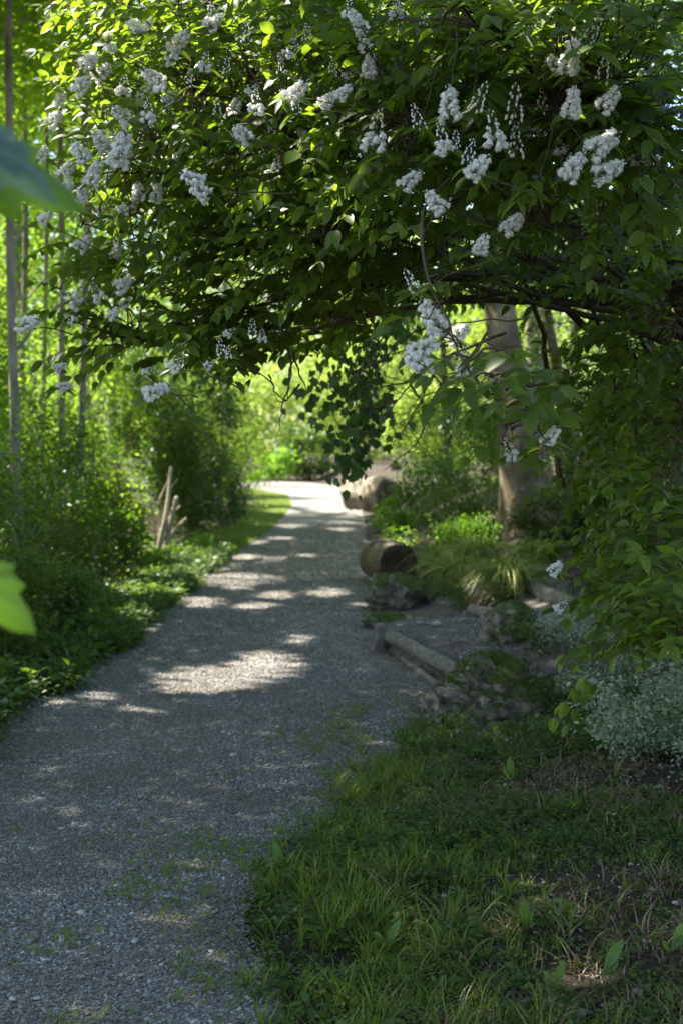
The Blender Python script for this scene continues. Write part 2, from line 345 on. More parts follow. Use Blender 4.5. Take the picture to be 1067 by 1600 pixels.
# ------------------------------------------------------------------ ground and path
def grid(xs, ys, zf, name, m, kind='structure'):
    X, Y = np.meshgrid(xs, ys); Z = zf(X, Y)
    g = Geo(); nx, ny = len(xs), len(ys)
    i, j = np.meshgrid(np.arange(ny - 1), np.arange(nx - 1), indexing='ij')
    q = np.stack([i * nx + j, i * nx + j + 1, (i + 1) * nx + j + 1, (i + 1) * nx + j], -1).reshape(-1, 4)
    g.add(np.stack([X, Y, Z], -1), q); return g.build(name, m, None, kind)
def vnoise(x, y, s, seed=0):
    """cheap smooth value noise on arrays"""
    rs = np.random.default_rng(100 + seed); T = rs.uniform(-1, 1, (64, 64))
    u = np.asarray(x) * s; v = np.asarray(y) * s
    i = np.floor(u).astype(int); j = np.floor(v).astype(int); fu = u - i; fv = v - j
    fu = fu * fu * (3 - 2 * fu); fv = fv * fv * (3 - 2 * fv)
    A = T[i % 64, j % 64]; B = T[(i + 1) % 64, j % 64]; C_ = T[i % 64, (j + 1) % 64]; D = T[(i + 1) % 64, (j + 1) % 64]
    return (A * (1 - fu) + B * fu) * (1 - fv) + (C_ * (1 - fu) + D * fu) * fv
def gz(X, Y):
    off = np.maximum(np.maximum(X - eR(Y), eL(Y) - X), 0)
    r = vnoise(X, Y, 3.1, 1) * 0.02 + vnoise(X, Y, 9, 2) * 0.012
    return H(X, Y) + r * ss(0, 0.3, off) - 0.012
xs = np.concatenate([-np.geomspace(400, 4, 26), np.arange(-3.8, 4.6, 0.06), np.geomspace(4.8, 400, 26)])
ys = np.concatenate([-np.geomspace(300, 3, 14), np.arange(-2, 16, 0.09), np.arange(16, 70, 0.8), np.geomspace(71, 600, 20)])
grid(xs, ys, gz, 'ground', M['soil'])
g = Geo(); ys = np.concatenate([np.arange(-3, 16, 0.12), np.arange(16, 66.1, 0.5)]); rows = []
for k, yv in enumerate(ys):
    a = eL(yv) + 0.06 * vnoise(yv, 0.5, 2.3, 4); bb = eR(yv) + 0.13 + 0.05 * vnoise(yv, 3.5, 2.9, 5)
    u = np.linspace(0, 1, 13); rows.append(np.stack([a + (bb - a) * u, np.full(13, yv), 0.004 + 0.006 * vnoise(a + (bb - a) * u, yv, 1.4, 6) - 0.012 * (np.abs(u - 0.5) > 0.49)], -1))
rows = np.array(rows); n = len(ys)
i, j = np.meshgrid(np.arange(n - 1), np.arange(12), indexing='ij')
g.add(rows, np.stack([i * 13 + j, i * 13 + j + 1, (i + 1) * 13 + j + 1, (i + 1) * 13 + j], -1).reshape(-1, 4))
g.build('gravel_path', M['path'], None, 'structure')

# ------------------------------------------------------------------ scatter (stuff only): many tiny copies of a few source meshes on points
def scatter(name, pts, rot, scl, sources, parent=None):
    me = bpy.data.meshes.new(name); pts = np.asarray(pts, np.float32)
    if parent is not None: pts = pts - np.array(parent['_w'], np.float32)
    me.vertices.add(len(pts)); me.vertices.foreach_set('co', pts.ravel())
    a = me.attributes.new('rot', 'FLOAT_VECTOR', 'POINT'); a.data.foreach_set('vector', np.asarray(rot, np.float32).ravel())
    scl = np.asarray(scl, np.float32)
    if scl.ndim == 1: scl = np.repeat(scl[:, None], 3, 1)
    a = me.attributes.new('scl', 'FLOAT_VECTOR', 'POINT'); a.data.foreach_set('vector', scl.ravel())
    a = me.attributes.new('pick', 'INT', 'POINT'); a.data.foreach_set('value', RNG.integers(0, len(sources), len(pts)).astype(np.int32))
    o = bpy.data.objects.new(name, me); COL.objects.link(o); o['kind'] = 'stuff'
    if parent is not None: o.parent = parent
    ng = bpy.data.node_groups.new(name, 'GeometryNodeTree')
    ng.interface.new_socket('Geometry', in_out='INPUT', socket_type='NodeSocketGeometry')
    ng.interface.new_socket('Geometry', in_out='OUTPUT', socket_type='NodeSocketGeometry')
    gi = ng.nodes.new('NodeGroupInput'); go = ng.nodes.new('NodeGroupOutput'); L = ng.links
    jn = ng.nodes.new('GeometryNodeJoinGeometry')
    for s in sources:
        oi = ng.nodes.new('GeometryNodeObjectInfo'); oi.inputs['Object'].default_value = s; oi.inputs['As Instance'].default_value = True
        L.new(oi.outputs['Geometry'], jn.inputs[0])
    def attr(nm, ty):
        q = ng.nodes.new('GeometryNodeInputNamedAttribute'); q.data_type = ty; q.inputs['Name'].default_value = nm
        return [s for s in q.outputs if s.enabled and s.name == 'Attribute'][0]
    ip = ng.nodes.new('GeometryNodeInstanceOnPoints'); ip.inputs['Pick Instance'].default_value = True
    L.new(gi.outputs[0], ip.inputs['Points']); L.new(jn.outputs[0], ip.inputs['Instance'])
    L.new(attr('pick', 'INT'), ip.inputs['Instance Index']); L.new(attr('rot', 'FLOAT_VECTOR'), ip.inputs['Rotation']); L.new(attr('scl', 'FLOAT_VECTOR'), ip.inputs['Scale'])
    L.new(ip.outputs[0], go.inputs[0])
    md = o.modifiers.new('scatter', 'NODES'); md.node_group = ng
    return o
def src(name, g, mats, smooth=True): return bpy.data.objects.new(name, g.mesh(name, mats, None, smooth))
def ico(sub):
    import bmesh
    bm = bmesh.new(); bmesh.ops.create_icosphere(bm, subdivisions=sub, radius=1.0)
    v = np.array([x.co[:] for x in bm.verts]); f = np.array([[q.index for q in x.verts] for x in bm.faces]); bm.free()
    return v, f
stones = []
iv, if_ = ico(2)
for k in range(6):
    v = iv.copy()
    for _ in range(5):                     # chop flat faces on
        d = nrm(RNG.normal(size=3)); c = RNG.uniform(0.62, 0.85); h = v @ d
        v = v - np.maximum(h - c, 0)[:, None] * d
    v = v * V(1, RNG.uniform(0.6, 0.95), RNG.uniform(0.3, 0.55))
    g = Geo(); g.add(v, None, if_); stones.append(src('stone', g, M['stone']))
def onpath(n, y0, y1, pw=1.0):
    y = y0 + (y1 - y0) * RNG.uniform(0, 1, n) ** pw
    a, b_ = eL(y) - 0.05, eR(y) + 0.10
    x = a + (b_ - a) * RNG.uniform(0, 1, n)
    return x, y
px_, py_, ps_ = [], [], []
for (n, y0, y1, s0, s1) in [(64000, 2.9, 6.2, 0.003, 0.0068), (7000, 2.9, 7.2, 0.006, 0.011), (46000, 6.2, 10, 0.004, 0.009), (24000, 10, 17, 0.006, 0.011), (14000, 16, 30, 0.008, 0.014), (500, 2.9, 9, 0.010, 0.016)]:
    x, y = onpath(n, y0, y1); px_.append(x); py_.append(y); ps_.append(RNG.uniform(s0, s1, n))
x = np.concatenate(px_); y = np.concatenate(py_); s = np.concatenate(ps_)
z = 0.004 + s * 0.12 + RNG.uniform(0, 0.003, len(x)) + 0.006 * vnoise(x, y, 1.4, 6)
rot = np.stack([RNG.normal(0, .35, len(x)), RNG.normal(0, .35, len(x)), RNG.uniform(0, 6.28, len(x))], -1)
scatter('gravel', np.stack([x, y, z], -1), rot, s, stones)
# grit and stone chips in the mulch
n = 15000; x = RNG.uniform(-0.3, 3.2, n); y = RNG.uniform(3.2, 13.5, n); k = (x > eR(y) + 0.02); x = x[k]; y = y[k]
s = RNG.uniform(0.003, 0.011, len(x)) * np.where(RNG.random(len(x)) < .04, 1.8, 1)
scatter('mulch_chips', np.stack([x, y, gz(x, y) + s * .4], -1), np.stack([RNG.normal(0, .3, len(x)), RNG.normal(0, .3, len(x)), RNG.uniform(0, 6.28, len(x))], -1), s, stones)

yq = np.arange(9.25, 14.3, .08); uq = np.linspace(0, 1, 26); X = eR(yq)[:, None] + .03 + uq[None] * (1.75 + .12 * vnoise(yq, 0 * yq, 1.7, 81))[:, None]; Y = np.repeat(yq[:, None], 26, 1)
edge = (uq[None] < .01) | (uq[None] > .99) | (Y < 9.3) | (Y > 14.2)
g = Geo(); i, j = np.meshgrid(np.arange(len(yq) - 1), np.arange(25), indexing='ij')
g.add(np.stack([X, Y, gz(X, Y) + .014 - .05 * edge + .006 * vnoise(X, Y, 6, 82)], -1), np.stack([i * 26 + j, i * 26 + j + 1, (i + 1) * 26 + j + 1, (i + 1) * 26 + j], -1).reshape(-1, 4)); g.build('mulch_path', M['mulch'], None, 'structure')
n = 22000; y = RNG.uniform(9.4, 14.1, n); x = eR(y) + .05 + RNG.uniform(0, 1.7, n); s = RNG.uniform(.003, .010, n)
scatter('terrace_gravel', np.stack([x, y, gz(x, y) + .014 + s * .2], -1), np.stack([RNG.normal(0, .4, n), RNG.normal(0, .4, n), RNG.uniform(0, 6.28, n)], -1), s, stones)

# grass
def tuft(nb, h0, h1, rad, w=0.0035, m='grass', lean=0.5, segs=4):
    g = Geo()
    for _ in range(nb):
        a = RNG.uniform(0, 6.28); r = rad * math.sqrt(RNG.random()); p0 = V(r * math.cos(a), r * math.sin(a), 0)
        h = RNG.uniform(h0, h1); b_ = a + RNG.normal(0, .8); l = h * abs(RNG.normal(lean, .25)); d = V(math.cos(b_), math.sin(b_), 0)
        t = np.linspace(0, 1, segs + 1)[:, None]
        c = p0 + d * l * t ** 2 + V(0, 0, 1) * h * (t - 0.28 * lean * t ** 3)
        sd = V(-d[1], d[0], 0) * w * RNG.uniform(.7, 1.4)
        wd = (1 - t ** 2.2) * 1.0; wd[0] = .7
        vs = np.concatenate([c - sd * wd, c + sd * wd]); m_ = segs + 1
        q = [(i, m_ + i, m_ + i + 1, i + 1) for i in range(segs)]
        g.add(vs, q, None, RNG.uniform(0, 1))
    return src('tuft', g, M[m])
tufts = [tuft(13, .025, .085, .04, .0028, lean=.8) for _ in range(5)] + [tuft(6, .07, .16, .03, .0026, lean=.6) for _ in range(3)]
drytufts = [tuft(12, .02, .09, .06, .0022, 'straw', 1.4) for _ in range(3)]
def weedsrc(nl, r0, ls, m='herb', tpl=T_LOW, up=0.03):
    g = Geo(); a = RNG.uniform(0, 6.28, nl); r = r0 * RNG.uniform(.2, 1, nl)
    pos = np.stack([r * np.cos(a), r * np.sin(a), RNG.uniform(.3, 1, nl) * up], -1)
    ax = np.stack([np.cos(a), np.sin(a), RNG.normal(.15, .25, nl)], -1); no = RNG.normal(0, .3, (nl, 3)) + V(0, 0, 1)
    leaves(g, pos, ax, no, ls * RNG.uniform(.6, 1.2, nl), tpl, RNG.uniform(0, 1, nl))
    for p in pos[:8]: tube(g, [V(0, 0, 0), p * V(.5, .5, .6), p], .0012, 3)
    return src('weed', g, M[m])
T_ROUND = (np.array([(0, 0, 0), (.3, -.38, .04), (.75, -.36, .02), (1, 0, -.03), (.75, .36, .02), (.3, .38, .04), (.5, 0, -.03)]), np.zeros((0, 4), int), np.array([(6, 0, 1), (6, 1, 2), (6, 2, 3), (6, 3, 4), (6, 4, 5), (6, 5, 0)]))
weeds = [weedsrc(24, .06, .016, 'herb', T_ROUND, .035) for _ in range(3)] + [weedsrc(12, .04, .032, 'herb', T_MED, .05) for _ in range(2)] + [weedsrc(20, .06, .02, 'herb', T_LOW, .06) for _ in range(2)]
n = 26000; x = RNG.uniform(-0.5, 3.4, n); y = RNG.uniform(2.6, 8.6, n); r = x - eR(y)
bare = np.exp(-(((x - 1.2) / .7) ** 2 + ((y - 6.05) / .45) ** 2) ** 3)       # the open soil
dens = ss(-.16, .34, r + .2 * vnoise(x, y, 4, 8)) * (1 - bare) * (1 - np.exp(-(((x - .98) / .55) ** 2 + ((y - 8.0) / .75) ** 2) ** 3)) * (0.2 + .6 * ss(-.2, .5, vnoise(x, y, 2.3, 9)) + .6 * np.exp(-(r / .55) ** 2)) * (1 - ss(7.6, 8.5, y) * ss(.35, .6, r))
k = RNG.random(n) < dens * .55 * (.45 + .55 * ss(-.35, .25, vnoise(x, y, 5.5, 33))); x = x[k]; y = y[k]
hs = 0.5 + .42 * np.exp(-((x - eR(y) - .25) / .6) ** 2) + .25 * vnoise(x, y, 1.7, 3)
scatter('grass', np.stack([x, y, gz(x, y) - .004], -1), np.stack([RNG.normal(0, .12, len(x)), RNG.normal(0, .12, len(x)), RNG.uniform(0, 6.28, len(x))], -1), hs * RNG.uniform(.7, 1.2, len(x)), tufts)
n = 2600; x = RNG.uniform(-0.3, 3.2, n); y = RNG.uniform(2.8, 7.4, n); k = (x - eR(y) > .25) & (vnoise(x, y, 1.9, 12) > -.25); x = x[k]; y = y[k]
scatter('dry_straw', np.stack([x, y, gz(x, y)], -1), np.stack([RNG.normal(0, .2, len(x)), RNG.normal(0, .2, len(x)), RNG.uniform(0, 6.28, len(x))], -1), RNG.uniform(.6, 1.2, len(x)), drytufts)
n = 15000; x = RNG.uniform(-.3, 3.4, n); y = RNG.uniform(2.8, 8.8, n); r = x - eR(y)
bare = np.exp(-(((x - 1.2) / .7) ** 2 + ((y - 6.05) / .45) ** 2) ** 3)
k = (r > .05) & (RNG.random(n) < (1 - .9 * bare) * (.45 + .55 * vnoise(x, y, 1.5, 14))); x = x[k]; y = y[k]
scatter('ground_weeds', np.stack([x, y, gz(x, y)], -1), np.stack([RNG.normal(0, .15, len(x)), RNG.normal(0, .15, len(x)), RNG.uniform(0, 6.28, len(x))], -1), RNG.uniform(.6, 1.25, len(x)), weeds)
# verge grass on the left, sparse sprouts on the gravel
n = 12000; y = 15 + 38 * RNG.uniform(0, 1, n) ** 1.2; x = eL(y) + .25 - np.abs(RNG.normal(0, .45, n)); k = (vnoise(x, y, 1.2, 61) > -.25 - .5 * (y > 22)); x = x[k]; y = y[k]
n2 = 7500; y2 = 1.0 + 20.3 * RNG.uniform(0, 1, n2); x2 = eL(y2) + .12 - np.abs(RNG.normal(0, .7, n2)) + .1 * vnoise(y2, x2 if False else y2 * 0, 2.0, 62)
scatter('verge_herbs', np.stack([x2, y2, gz(x2, y2)], -1), np.stack([RNG.normal(0, .2, n2), RNG.normal(0, .2, n2), RNG.uniform(0, 6.28, n2)], -1), RNG.uniform(1.4, 3.2, n2), weeds[3:])
scatter('verge_grass', np.stack([x, y, gz(x, y)], -1), np.stack([RNG.normal(0, .15, len(x)), RNG.normal(0, .15, len(x)), RNG.uniform(0, 6.28, len(x))], -1), RNG.uniform(.6, 1.3, len(x)), tufts[:5])
n = 5000; x = RNG.uniform(-1.6, .3, n); y = RNG.uniform(3.2, 8.5, n); k = (x < eR(y)) & (RNG.random(n) < np.exp(-((x - eR(y) + .15) / .4) ** 2)) & (vnoise(x, y, 3, 21) > -.1); x = x[k]; y = y[k]
scatter('path_sprouts', np.stack([x, y, 0 * x + .008], -1), np.stack([RNG.normal(0, .15, len(x)), RNG.normal(0, .15, len(x)), RNG.uniform(0, 6.28, len(x))], -1), RNG.uniform(.2, .45, len(x)), tufts[:4])

# ------------------------------------------------------------------ bushes, herbs, trees
def clumpcloud(c, rad, n, k, sig, shell=0.6, zmin=None):
    d = nrm(RNG.normal(size=(k, 3))); rr = (shell + (1 - shell) * RNG.random((k, 1))) ** 1.0
    cc = c + d * rr * rad
    idx = RNG.integers(0, k, n); sg = sig * np.asarray(rad) if np.ndim(sig) == 0 else sig
    p = cc[idx] + RNG.normal(0, 1, (n, 3)) * sg
    return p, cc
def bush(name, label, cat, base, c, rad, n, k, ls, m, tpl=T_LOW, sig=.16, stems=10, cull=True, group=None, droop=.3, upb=1.0, stemmat='twig', shell=.55, sr=.012):
    root = thing(name, label, cat, base, group)
    base = V(*base); c = V(*c); rad = V(*rad)
    p, cc = clumpcloud(c, rad, n, k, sig, shell)
    gnd = H(p[:, 0], p[:, 1]); p = p[p[:, 2] > gnd + .02]
    if cull: p = p[~gapmask(p, .25, False)]
    g = Geo(); ax, no = rand_orient(len(p), upb, droop)
    tn = np.clip(.5 + .35 * vnoise(p[:, 0] * 3, p[:, 2] * 3 + p[:, 1], .9, 31) + RNG.normal(0, .15, len(p)), 0, 1)
    leaves(g, p, ax, no, ls * RNG.uniform(.6, 1.25, len(p)), tpl, tn)
    g.build('foliage', M[m], root, 'stuff')
    for i in range(stems):
        e = cc[RNG.integers(0, len(cc))]; s0 = base + V(RNG.normal(0, .12), RNG.normal(0, .12), -.03) * V(rad[0] + .3, rad[0] + .3, 1)
        g = Geo(); mid = (s0 + e) / 2 + V((s0[0] - e[0]) * .25, 0, (e[2] - s0[2]) * .15)
        pts = bez(s0, mid, e, 8, .02); tube(g, pts, np.linspace(sr, sr * .3, 8), 5)
        for _ in range(2):
            j = RNG.integers(3, 7); q = pts[j] + RNG.normal(0, .22, 3) * rad
            tube(g, bez(pts[j], (pts[j] + q) / 2 + V(0, 0, .05), q, 4), np.linspace(sr * .4, sr * .15, 4), 4)
        g.build('stem', M[stemmat], root)
    return root
def tree(name, label, base, top, r0, r1, crown, barkm='beechbark', leafm='beech', group=None, ls=.09, limbs=6, tpl=T_QUAD, bend=.15, cull=True, flare=1.0, sides=10, catg='tree'):
    """crown: list of (centre, radii, n leaves, clumps)"""
    root = thing(name, label, catg, base, group); base = V(*base); top = V(*top)
    g = Geo(); mid = (base + top) / 2 + V(RNG.normal(0, bend), RNG.normal(0, bend), 0)
    base0 = base - V(0, 0, .1); pts = bez(base0, mid, top, 18, r0 * .12); rr = np.linspace(r0, r1, 18)
    rr[0] *= 1 + .45 * flare; rr[1] *= 1 + .22 * flare
    tube(g, pts, rr, sides); g.build('trunk', M[barkm], root)
    g = Geo(); allp = []
    for (c, rad, n, k) in crown:
        p, cc = clumpcloud(V(*c), V(*rad), n, k, .17, .35)
        p = p[p[:, 2] > H(p[:, 0], p[:, 1]) + .1]
        if cull: p = p[~gapmask(p, .25, False)]
        ax, no = rand_orient(len(p)); tn = np.clip(.5 + .35 * vnoise(p[:, 0] + p[:, 1], p[:, 2], .8, 41) + RNG.normal(0, .15, len(p)), 0, 1)
        leaves(g, p, ax, no, ls * RNG.uniform(.65, 1.25, len(p)), tpl, tn); allp.append(cc)
    if crown: g.build('crown', M[leafm], root, 'stuff')
    for i in range(limbs if crown else 0):
        cc = allp[i % len(allp)]; e = cc[RNG.integers(0, len(cc))]
        j = int(np.argmin(np.abs(pts[:, 2] - (e[2] - .25 * np.linalg.norm(e[:2] - top[:2]) - .3)))); j = max(3, min(j, 16))
        g = Geo(); s0 = pts[j]; tube(g, bez(s0, (s0 + e) / 2 + V(0, 0, .3), e, 8, .04), np.linspace(rr[j] * .45, .012, 8), 5); g.build('limb', M[barkm], root)
    return root
def gp(px, py):            # ground point under a pixel, on the terrain
    p = G(px, py)
    for _ in range(12): p = G(px, py, Hs(p[0], p[1]))
    return p
def at(x, y): return (x, y, Hs(x, y))

# ------------------------------------------------------------------ tall trees whose crowns shade the path
TT = [(-4.6, 17.0, .15), (-7.5, 12.5, .13), (-5.9, 27, .16), (-3.9, 34, .14), (3.9, 27.5, .2), (-9.5, 22, .15), (-6.5, 40, .15), (4.6, 38, .18), (-3.7, 47, .14), (-8.5, 33, .13), (-6.8, 5.0, .14), (-8.2, 9.0, .12)]
TTL = ['pale beech trunk at the left edge with a sunlit streak, rising through the shrub gap', 'grey trunk just outside the left wood edge, crown over the path', 'slender grey trunk among the left saplings behind the pale one', 'far thin trunk left of the bright clearing',
       'dim trunk behind the blotched trunk on the right', 'thin trunk deep in the left wood', 'back trunk of the left wood near the clearing', 'tall trunk behind the far log on the right', 'last tree on the left before the path bends', 'dim trunk far back in the left wood among bright leaves', 'tree beside the path left of the picture whose crown shades the near gravel', 'tree behind the left herbs whose crown shades the nearer path']
# leaves are laid where their shadow falls: dense over the path and the front lawn, thinner over the left wood
def foot_cloud(n, u0, u1, v0, v1, z0, z1):
    u = RNG.uniform(u0, u1, n); v = RNG.uniform(v0, v1, n); z = RNG.uniform(z0, z1, n)
    return np.stack([u + SD[0] / SD[2] * z, v + SD[1] / SD[2] * z, z], -1)
cp = np.concatenate([foot_cloud(120000, -2.6, 4.5, -1.5, 16, 5.6, 10.5), foot_cloud(110000, -2.4, 5.5, 16, 37, 6.0, 13), foot_cloud(22000, -5.0, -2.3, 3, 13, 5, 10), foot_cloud(6000, -10, -2.6, 14, 46, 5, 13)])
cp = cp[~gapmask(cp, .18)]
gx, gy = sunfoot(cp)
cp = cp[~((gy > 17.5) & (vnoise(gx, gy, 1.1, 51) > .52))]
ti = np.argmin(np.stack([np.hypot(cp[:, 0] - a, (cp[:, 1] - b)) for a, b, _ in TT], -1), -1)
for i, (a, b, r) in enumerate(TT):
    base = V(a, b, Hs(a, b)); top = V(a + RNG.normal(-.3, .3), b + RNG.normal(0, .4), 11.5)
    root = thing('beech_tree', TTL[i], 'tree', base, 'tall trees of the wood')
    g = Geo(); pts = bez(base - V(0, 0, .1), (base + top) / 2 + V(RNG.normal(0, .15), 0, 0), top, 18, .02); rr = np.linspace(r, r * .35, 18); rr[0] *= 1.4; rr[1] *= 1.1
    tube(g, pts, rr, 10); g.build('trunk', M['beechbark'], root)
    p = cp[ti == i]
    if len(p):
        g = Geo(); no = RNG.normal(0, .45, (len(p), 3)) + SD * .8 + V(0, 0, .5); an = RNG.uniform(0, 6.28, len(p))
        ax = np.stack([np.cos(an), np.sin(an), RNG.normal(-.2, .3, len(p))], -1); ax = ax - nrm(no) * np.sum(ax * nrm(no), 1, keepdims=True)
        leaves(g, p, ax, no, .13 * RNG.uniform(.7, 1.25, len(p)), T_QUAD, RNG.uniform(0.2, 1, len(p)))
        g.build('crown', M['beech'], root, 'stuff')
        for _ in range(9):
            e = p[RNG.integers(0, len(p))]; j = int(np.clip(np.argmin(np.abs(pts[:, 2] - (e[2] - 1.2))), 6, 16))
            g = Geo(); tube(g, bez(pts[j], (pts[j] + e) / 2 + V(0, 0, .5), e, 8, .04), np.linspace(rr[j] * .5, .012, 8), 5); g.build('limb', M['beechbark'], root)

# more trunks seen at the left, pale and slender
for (px, py, d, pt, r, lab) in [(38, 1010, 13.0, 22, .05, 'thickest pale trunk at the left edge with bright sun flecks'), (62, 900, 19, 58, .035, 'thin stem right beside the thickest pale trunk'), (112, 900, 17, 100, .05, 'right one of the twin grey stems under the left blossoms'),
                            (96, 900, 18, 84, .05, 'left one of the twin grey stems under the left blossoms'), (20, 880, 20, 5, .05, 'leaning stem behind the thickest pale trunk')]:
    b0 = P(px, py, d); b0[2] = Hs(b0[0], b0[1]); tp = P(pt, -420, d + .3)
    c = P(pt, 120, d + .8)
    tree('sapling', lab, b0, tp, r, r * .45, [((c[0] - .3, c[1], c[2] + 1.2), (1.5, 1.6, 2.0), 800, 30), ((c[0] + .2, c[1] + .5, c[2] - 1.5), (1.2, 1.2, 1.4), 500, 22)], ls=.085, limbs=4, group='slender trunks in the left wood', cull=True, flare=.5, bend=.3)

# ------------------------------------------------------------------ left undergrowth
U = [  # x, y, height, rx, n, leaf material, label
    (-2.5, 9.5, .95, .5, 5600, 'dark', 'low dark leafy undergrowth at the left picture edge'),
    (-2.35, 11.1, .7, .45, 4600, 'herb', 'low ferny herbs spilling to the path on the left'),
    (-3.3, 12.0, 2.6, .7, 2600, 'lime', 'loose bright bush before the thickest pale trunk'),
    (-2.85, 12.8, 1.6, .7, 8000, 'dark', 'shaded bush behind the low herbs at left'),
    (-2.38, 13.9, .7, .42, 4200, 'dark', 'herb clump where the gravel meets the left verge'),
    (-3.4, 15.4, 2.5, .9, 9000, 'lime', 'tall bright bush with many thin stems on the left'),
    (-2.75, 16.8, .8, .5, 4200, 'lime', 'sunlit low bush in front of the bare dead stems'),
    (-4.1, 20.2, 3.4, 1.2, 10000, 'beech', 'tall bush left of the bare dead stems'),
    (-2.95, 22.0, 2.6, .85, 9000, 'dark', 'dark bush directly behind the bare dead stems'),
    (-2.65, 26.0, 3.1, 1.0, 11000, 'vine', 'dense dark maple bush leaning to the path on the left'),
    (-3.0, 31.0, 3.5, 1.3, 9000, 'beech', 'tall leafy bush beyond the dark maple bush'),
    (-5.9, 24.0, 4.6, 1.9, 11000, 'beech', 'large sunlit bush deep in the left wood'),
    (-6.0, 17.0, 4.2, 1.7, 10000, 'lime', 'large lime green bush at the far left'),
    (-3.6, 38.0, 3.6, 1.4, 8000, 'beech', 'bush on the left near the clearing'),
    (-8.0, 31.0, 7.5, 2.8, 15000, 'beech', 'wide bright bush at the back of the left wood'),
    (-10.5, 38.0, 9.5, 3.4, 14000, 'lime', 'tall leafy mass at the very back of the left wood'),
    (-4.3, 13.4, 4.6, .95, 5200, 'lime', 'tall loose bush leaning over the herbs at the left edge'),
    (-5.2, 18.0, 6.0, 1.3, 9000, 'beech', 'tall leafy growth filling the gap left of the twin stems'),
    (-4.4, 24.0, 5.6, 1.3, 10000, 'lime', 'bright tall growth behind the dark bush on the left'),
    (-7.2, 23.0, 8.5, 1.9, 12000, 'beech', 'high leafy growth behind the thickest pale trunk'),
    (-5.4, 34.0, 8.0, 1.9, 12000, 'lime', 'glowing high growth in the middle of the left wood'),
    (-3.4, 28.0, 4.6, .9, 7000, 'lime', 'narrow sunlit bush right above the dark maple bush'),
    (-2.75, 17.5, 1.3, .42, 4200, 'beech', 'knee high bright bush right in front of the dead stems to the left'),
    (-3.7, 16.7, 3.0, .75, 7500, 'lime', 'upright sunny bush between the left edge bushes and dead stems'),
    (-2.9, 10.6, 1.6, .6, 5200, 'herb', 'waist high green weeds rising at the left edge'),
    (-2.42, 15.3, .8, .38, 3600, 'dark', 'small dark bush at the verge before the bare dead stems'),
    (-3.0, 14.4, 2.1, .6, 6500, 'vine', 'dense shaded bush standing close behind the verge herbs'),
    (-3.15, 18.9, 2.7, .62, 6500, 'beech', 'leafy growth directly left of the bare dead stems'),
    (-2.5, 23.6, 1.9, .6, 6000, 'dark', 'dark rounded bush at the verge beyond the dead stems'),
    (-2.3, 28.2, 1.7, .55, 5000, 'vine', 'low dark bush at the foot of the maple bush'),
    (-2.35, 34.0, 2.0, .7, 5000, 'beech', 'light green bush at the verge near the clearing'),
    (-5.6, 44.0, 6.0, 2.2, 10000, 'far', 'pale bush on the left where the path leaves the shade')]
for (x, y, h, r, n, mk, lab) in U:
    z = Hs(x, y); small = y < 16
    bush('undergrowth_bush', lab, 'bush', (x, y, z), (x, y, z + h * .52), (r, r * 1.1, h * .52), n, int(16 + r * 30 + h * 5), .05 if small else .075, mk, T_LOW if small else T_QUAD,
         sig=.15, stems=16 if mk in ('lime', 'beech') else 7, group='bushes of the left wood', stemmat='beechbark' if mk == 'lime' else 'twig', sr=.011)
# ivy low plants along the left verge
for i, (x, y, lab) in enumerate([(-2.25, 8.7, 'leafy weed nearest the camera at the left path edge'), (-2.2, 10.3, 'leafy weed at the left edge beside the small sun patch'), (-2.1, 12.4, 'leafy weed between the low herbs and the gravel'), (-2.15, 18.4, 'sunlit weed tuft under the bare dead stems'), (-2.0, 20.5, 'bright green weed beside the sunny verge')]):
    z = Hs(x, y); bush('verge_weed', lab, 'weed', (x, y, z), (x, y, z + .14), (.32, .4, .2), 620, 16, .045, 'herb' if i < 3 else 'lime', T_MED, stems=5, group='weeds along the left verge', stemmat='greentwig', sr=.004)

# bare dead stems on the left, standing in the sun
b0 = gp(252, 872); root = thing('dead_stem_cluster', 'cluster of bare pale broken stems standing in sun beside the path', 'dead shrub', b0)
dd = b0[1]
def dz(px, py, dy=0): return P(px, py, dd + dy)
for k, (pts, r0, r1) in enumerate([([(248, 878), (250, 850), (258, 815), (264, 775), (268, 728)], .034, .016), ([(248, 878), (262, 848), (270, 805), (277, 776)], .032, .022), ([(262, 845), (276, 825), (291, 810)], .022, .014), ([(244, 862), (242, 815), (234, 778)], .02, .014),
                                 ([(256, 838), (262, 800), (266, 765), (278, 748)], .018, .009), ([(240, 868), (250, 830), (262, 812), (282, 790)], .018, .008), ([(254, 850), (252, 820), (246, 800)], .022, .014), ([(252, 825), (258, 812), (246, 795)], .012, .007), ([(256, 800), (250, 780), (264, 750), (262, 740)], .012, .007)]):
    g = Geo(); pp = np.array([dz(a, c, RNG.normal(0, .12) + .1 * k * .3) for a, c in pts]); 
    t = np.linspace(0, len(pp) - 1, 4 * len(pp)); q = np.stack([np.interp(t, range(len(pp)), pp[:, j]) for j in range(3)], -1)
    tube(g, q, np.linspace(r0, r1, len(q)) * 1.25, 7, cap=True); g.build('stem', M['deadwood'], root)

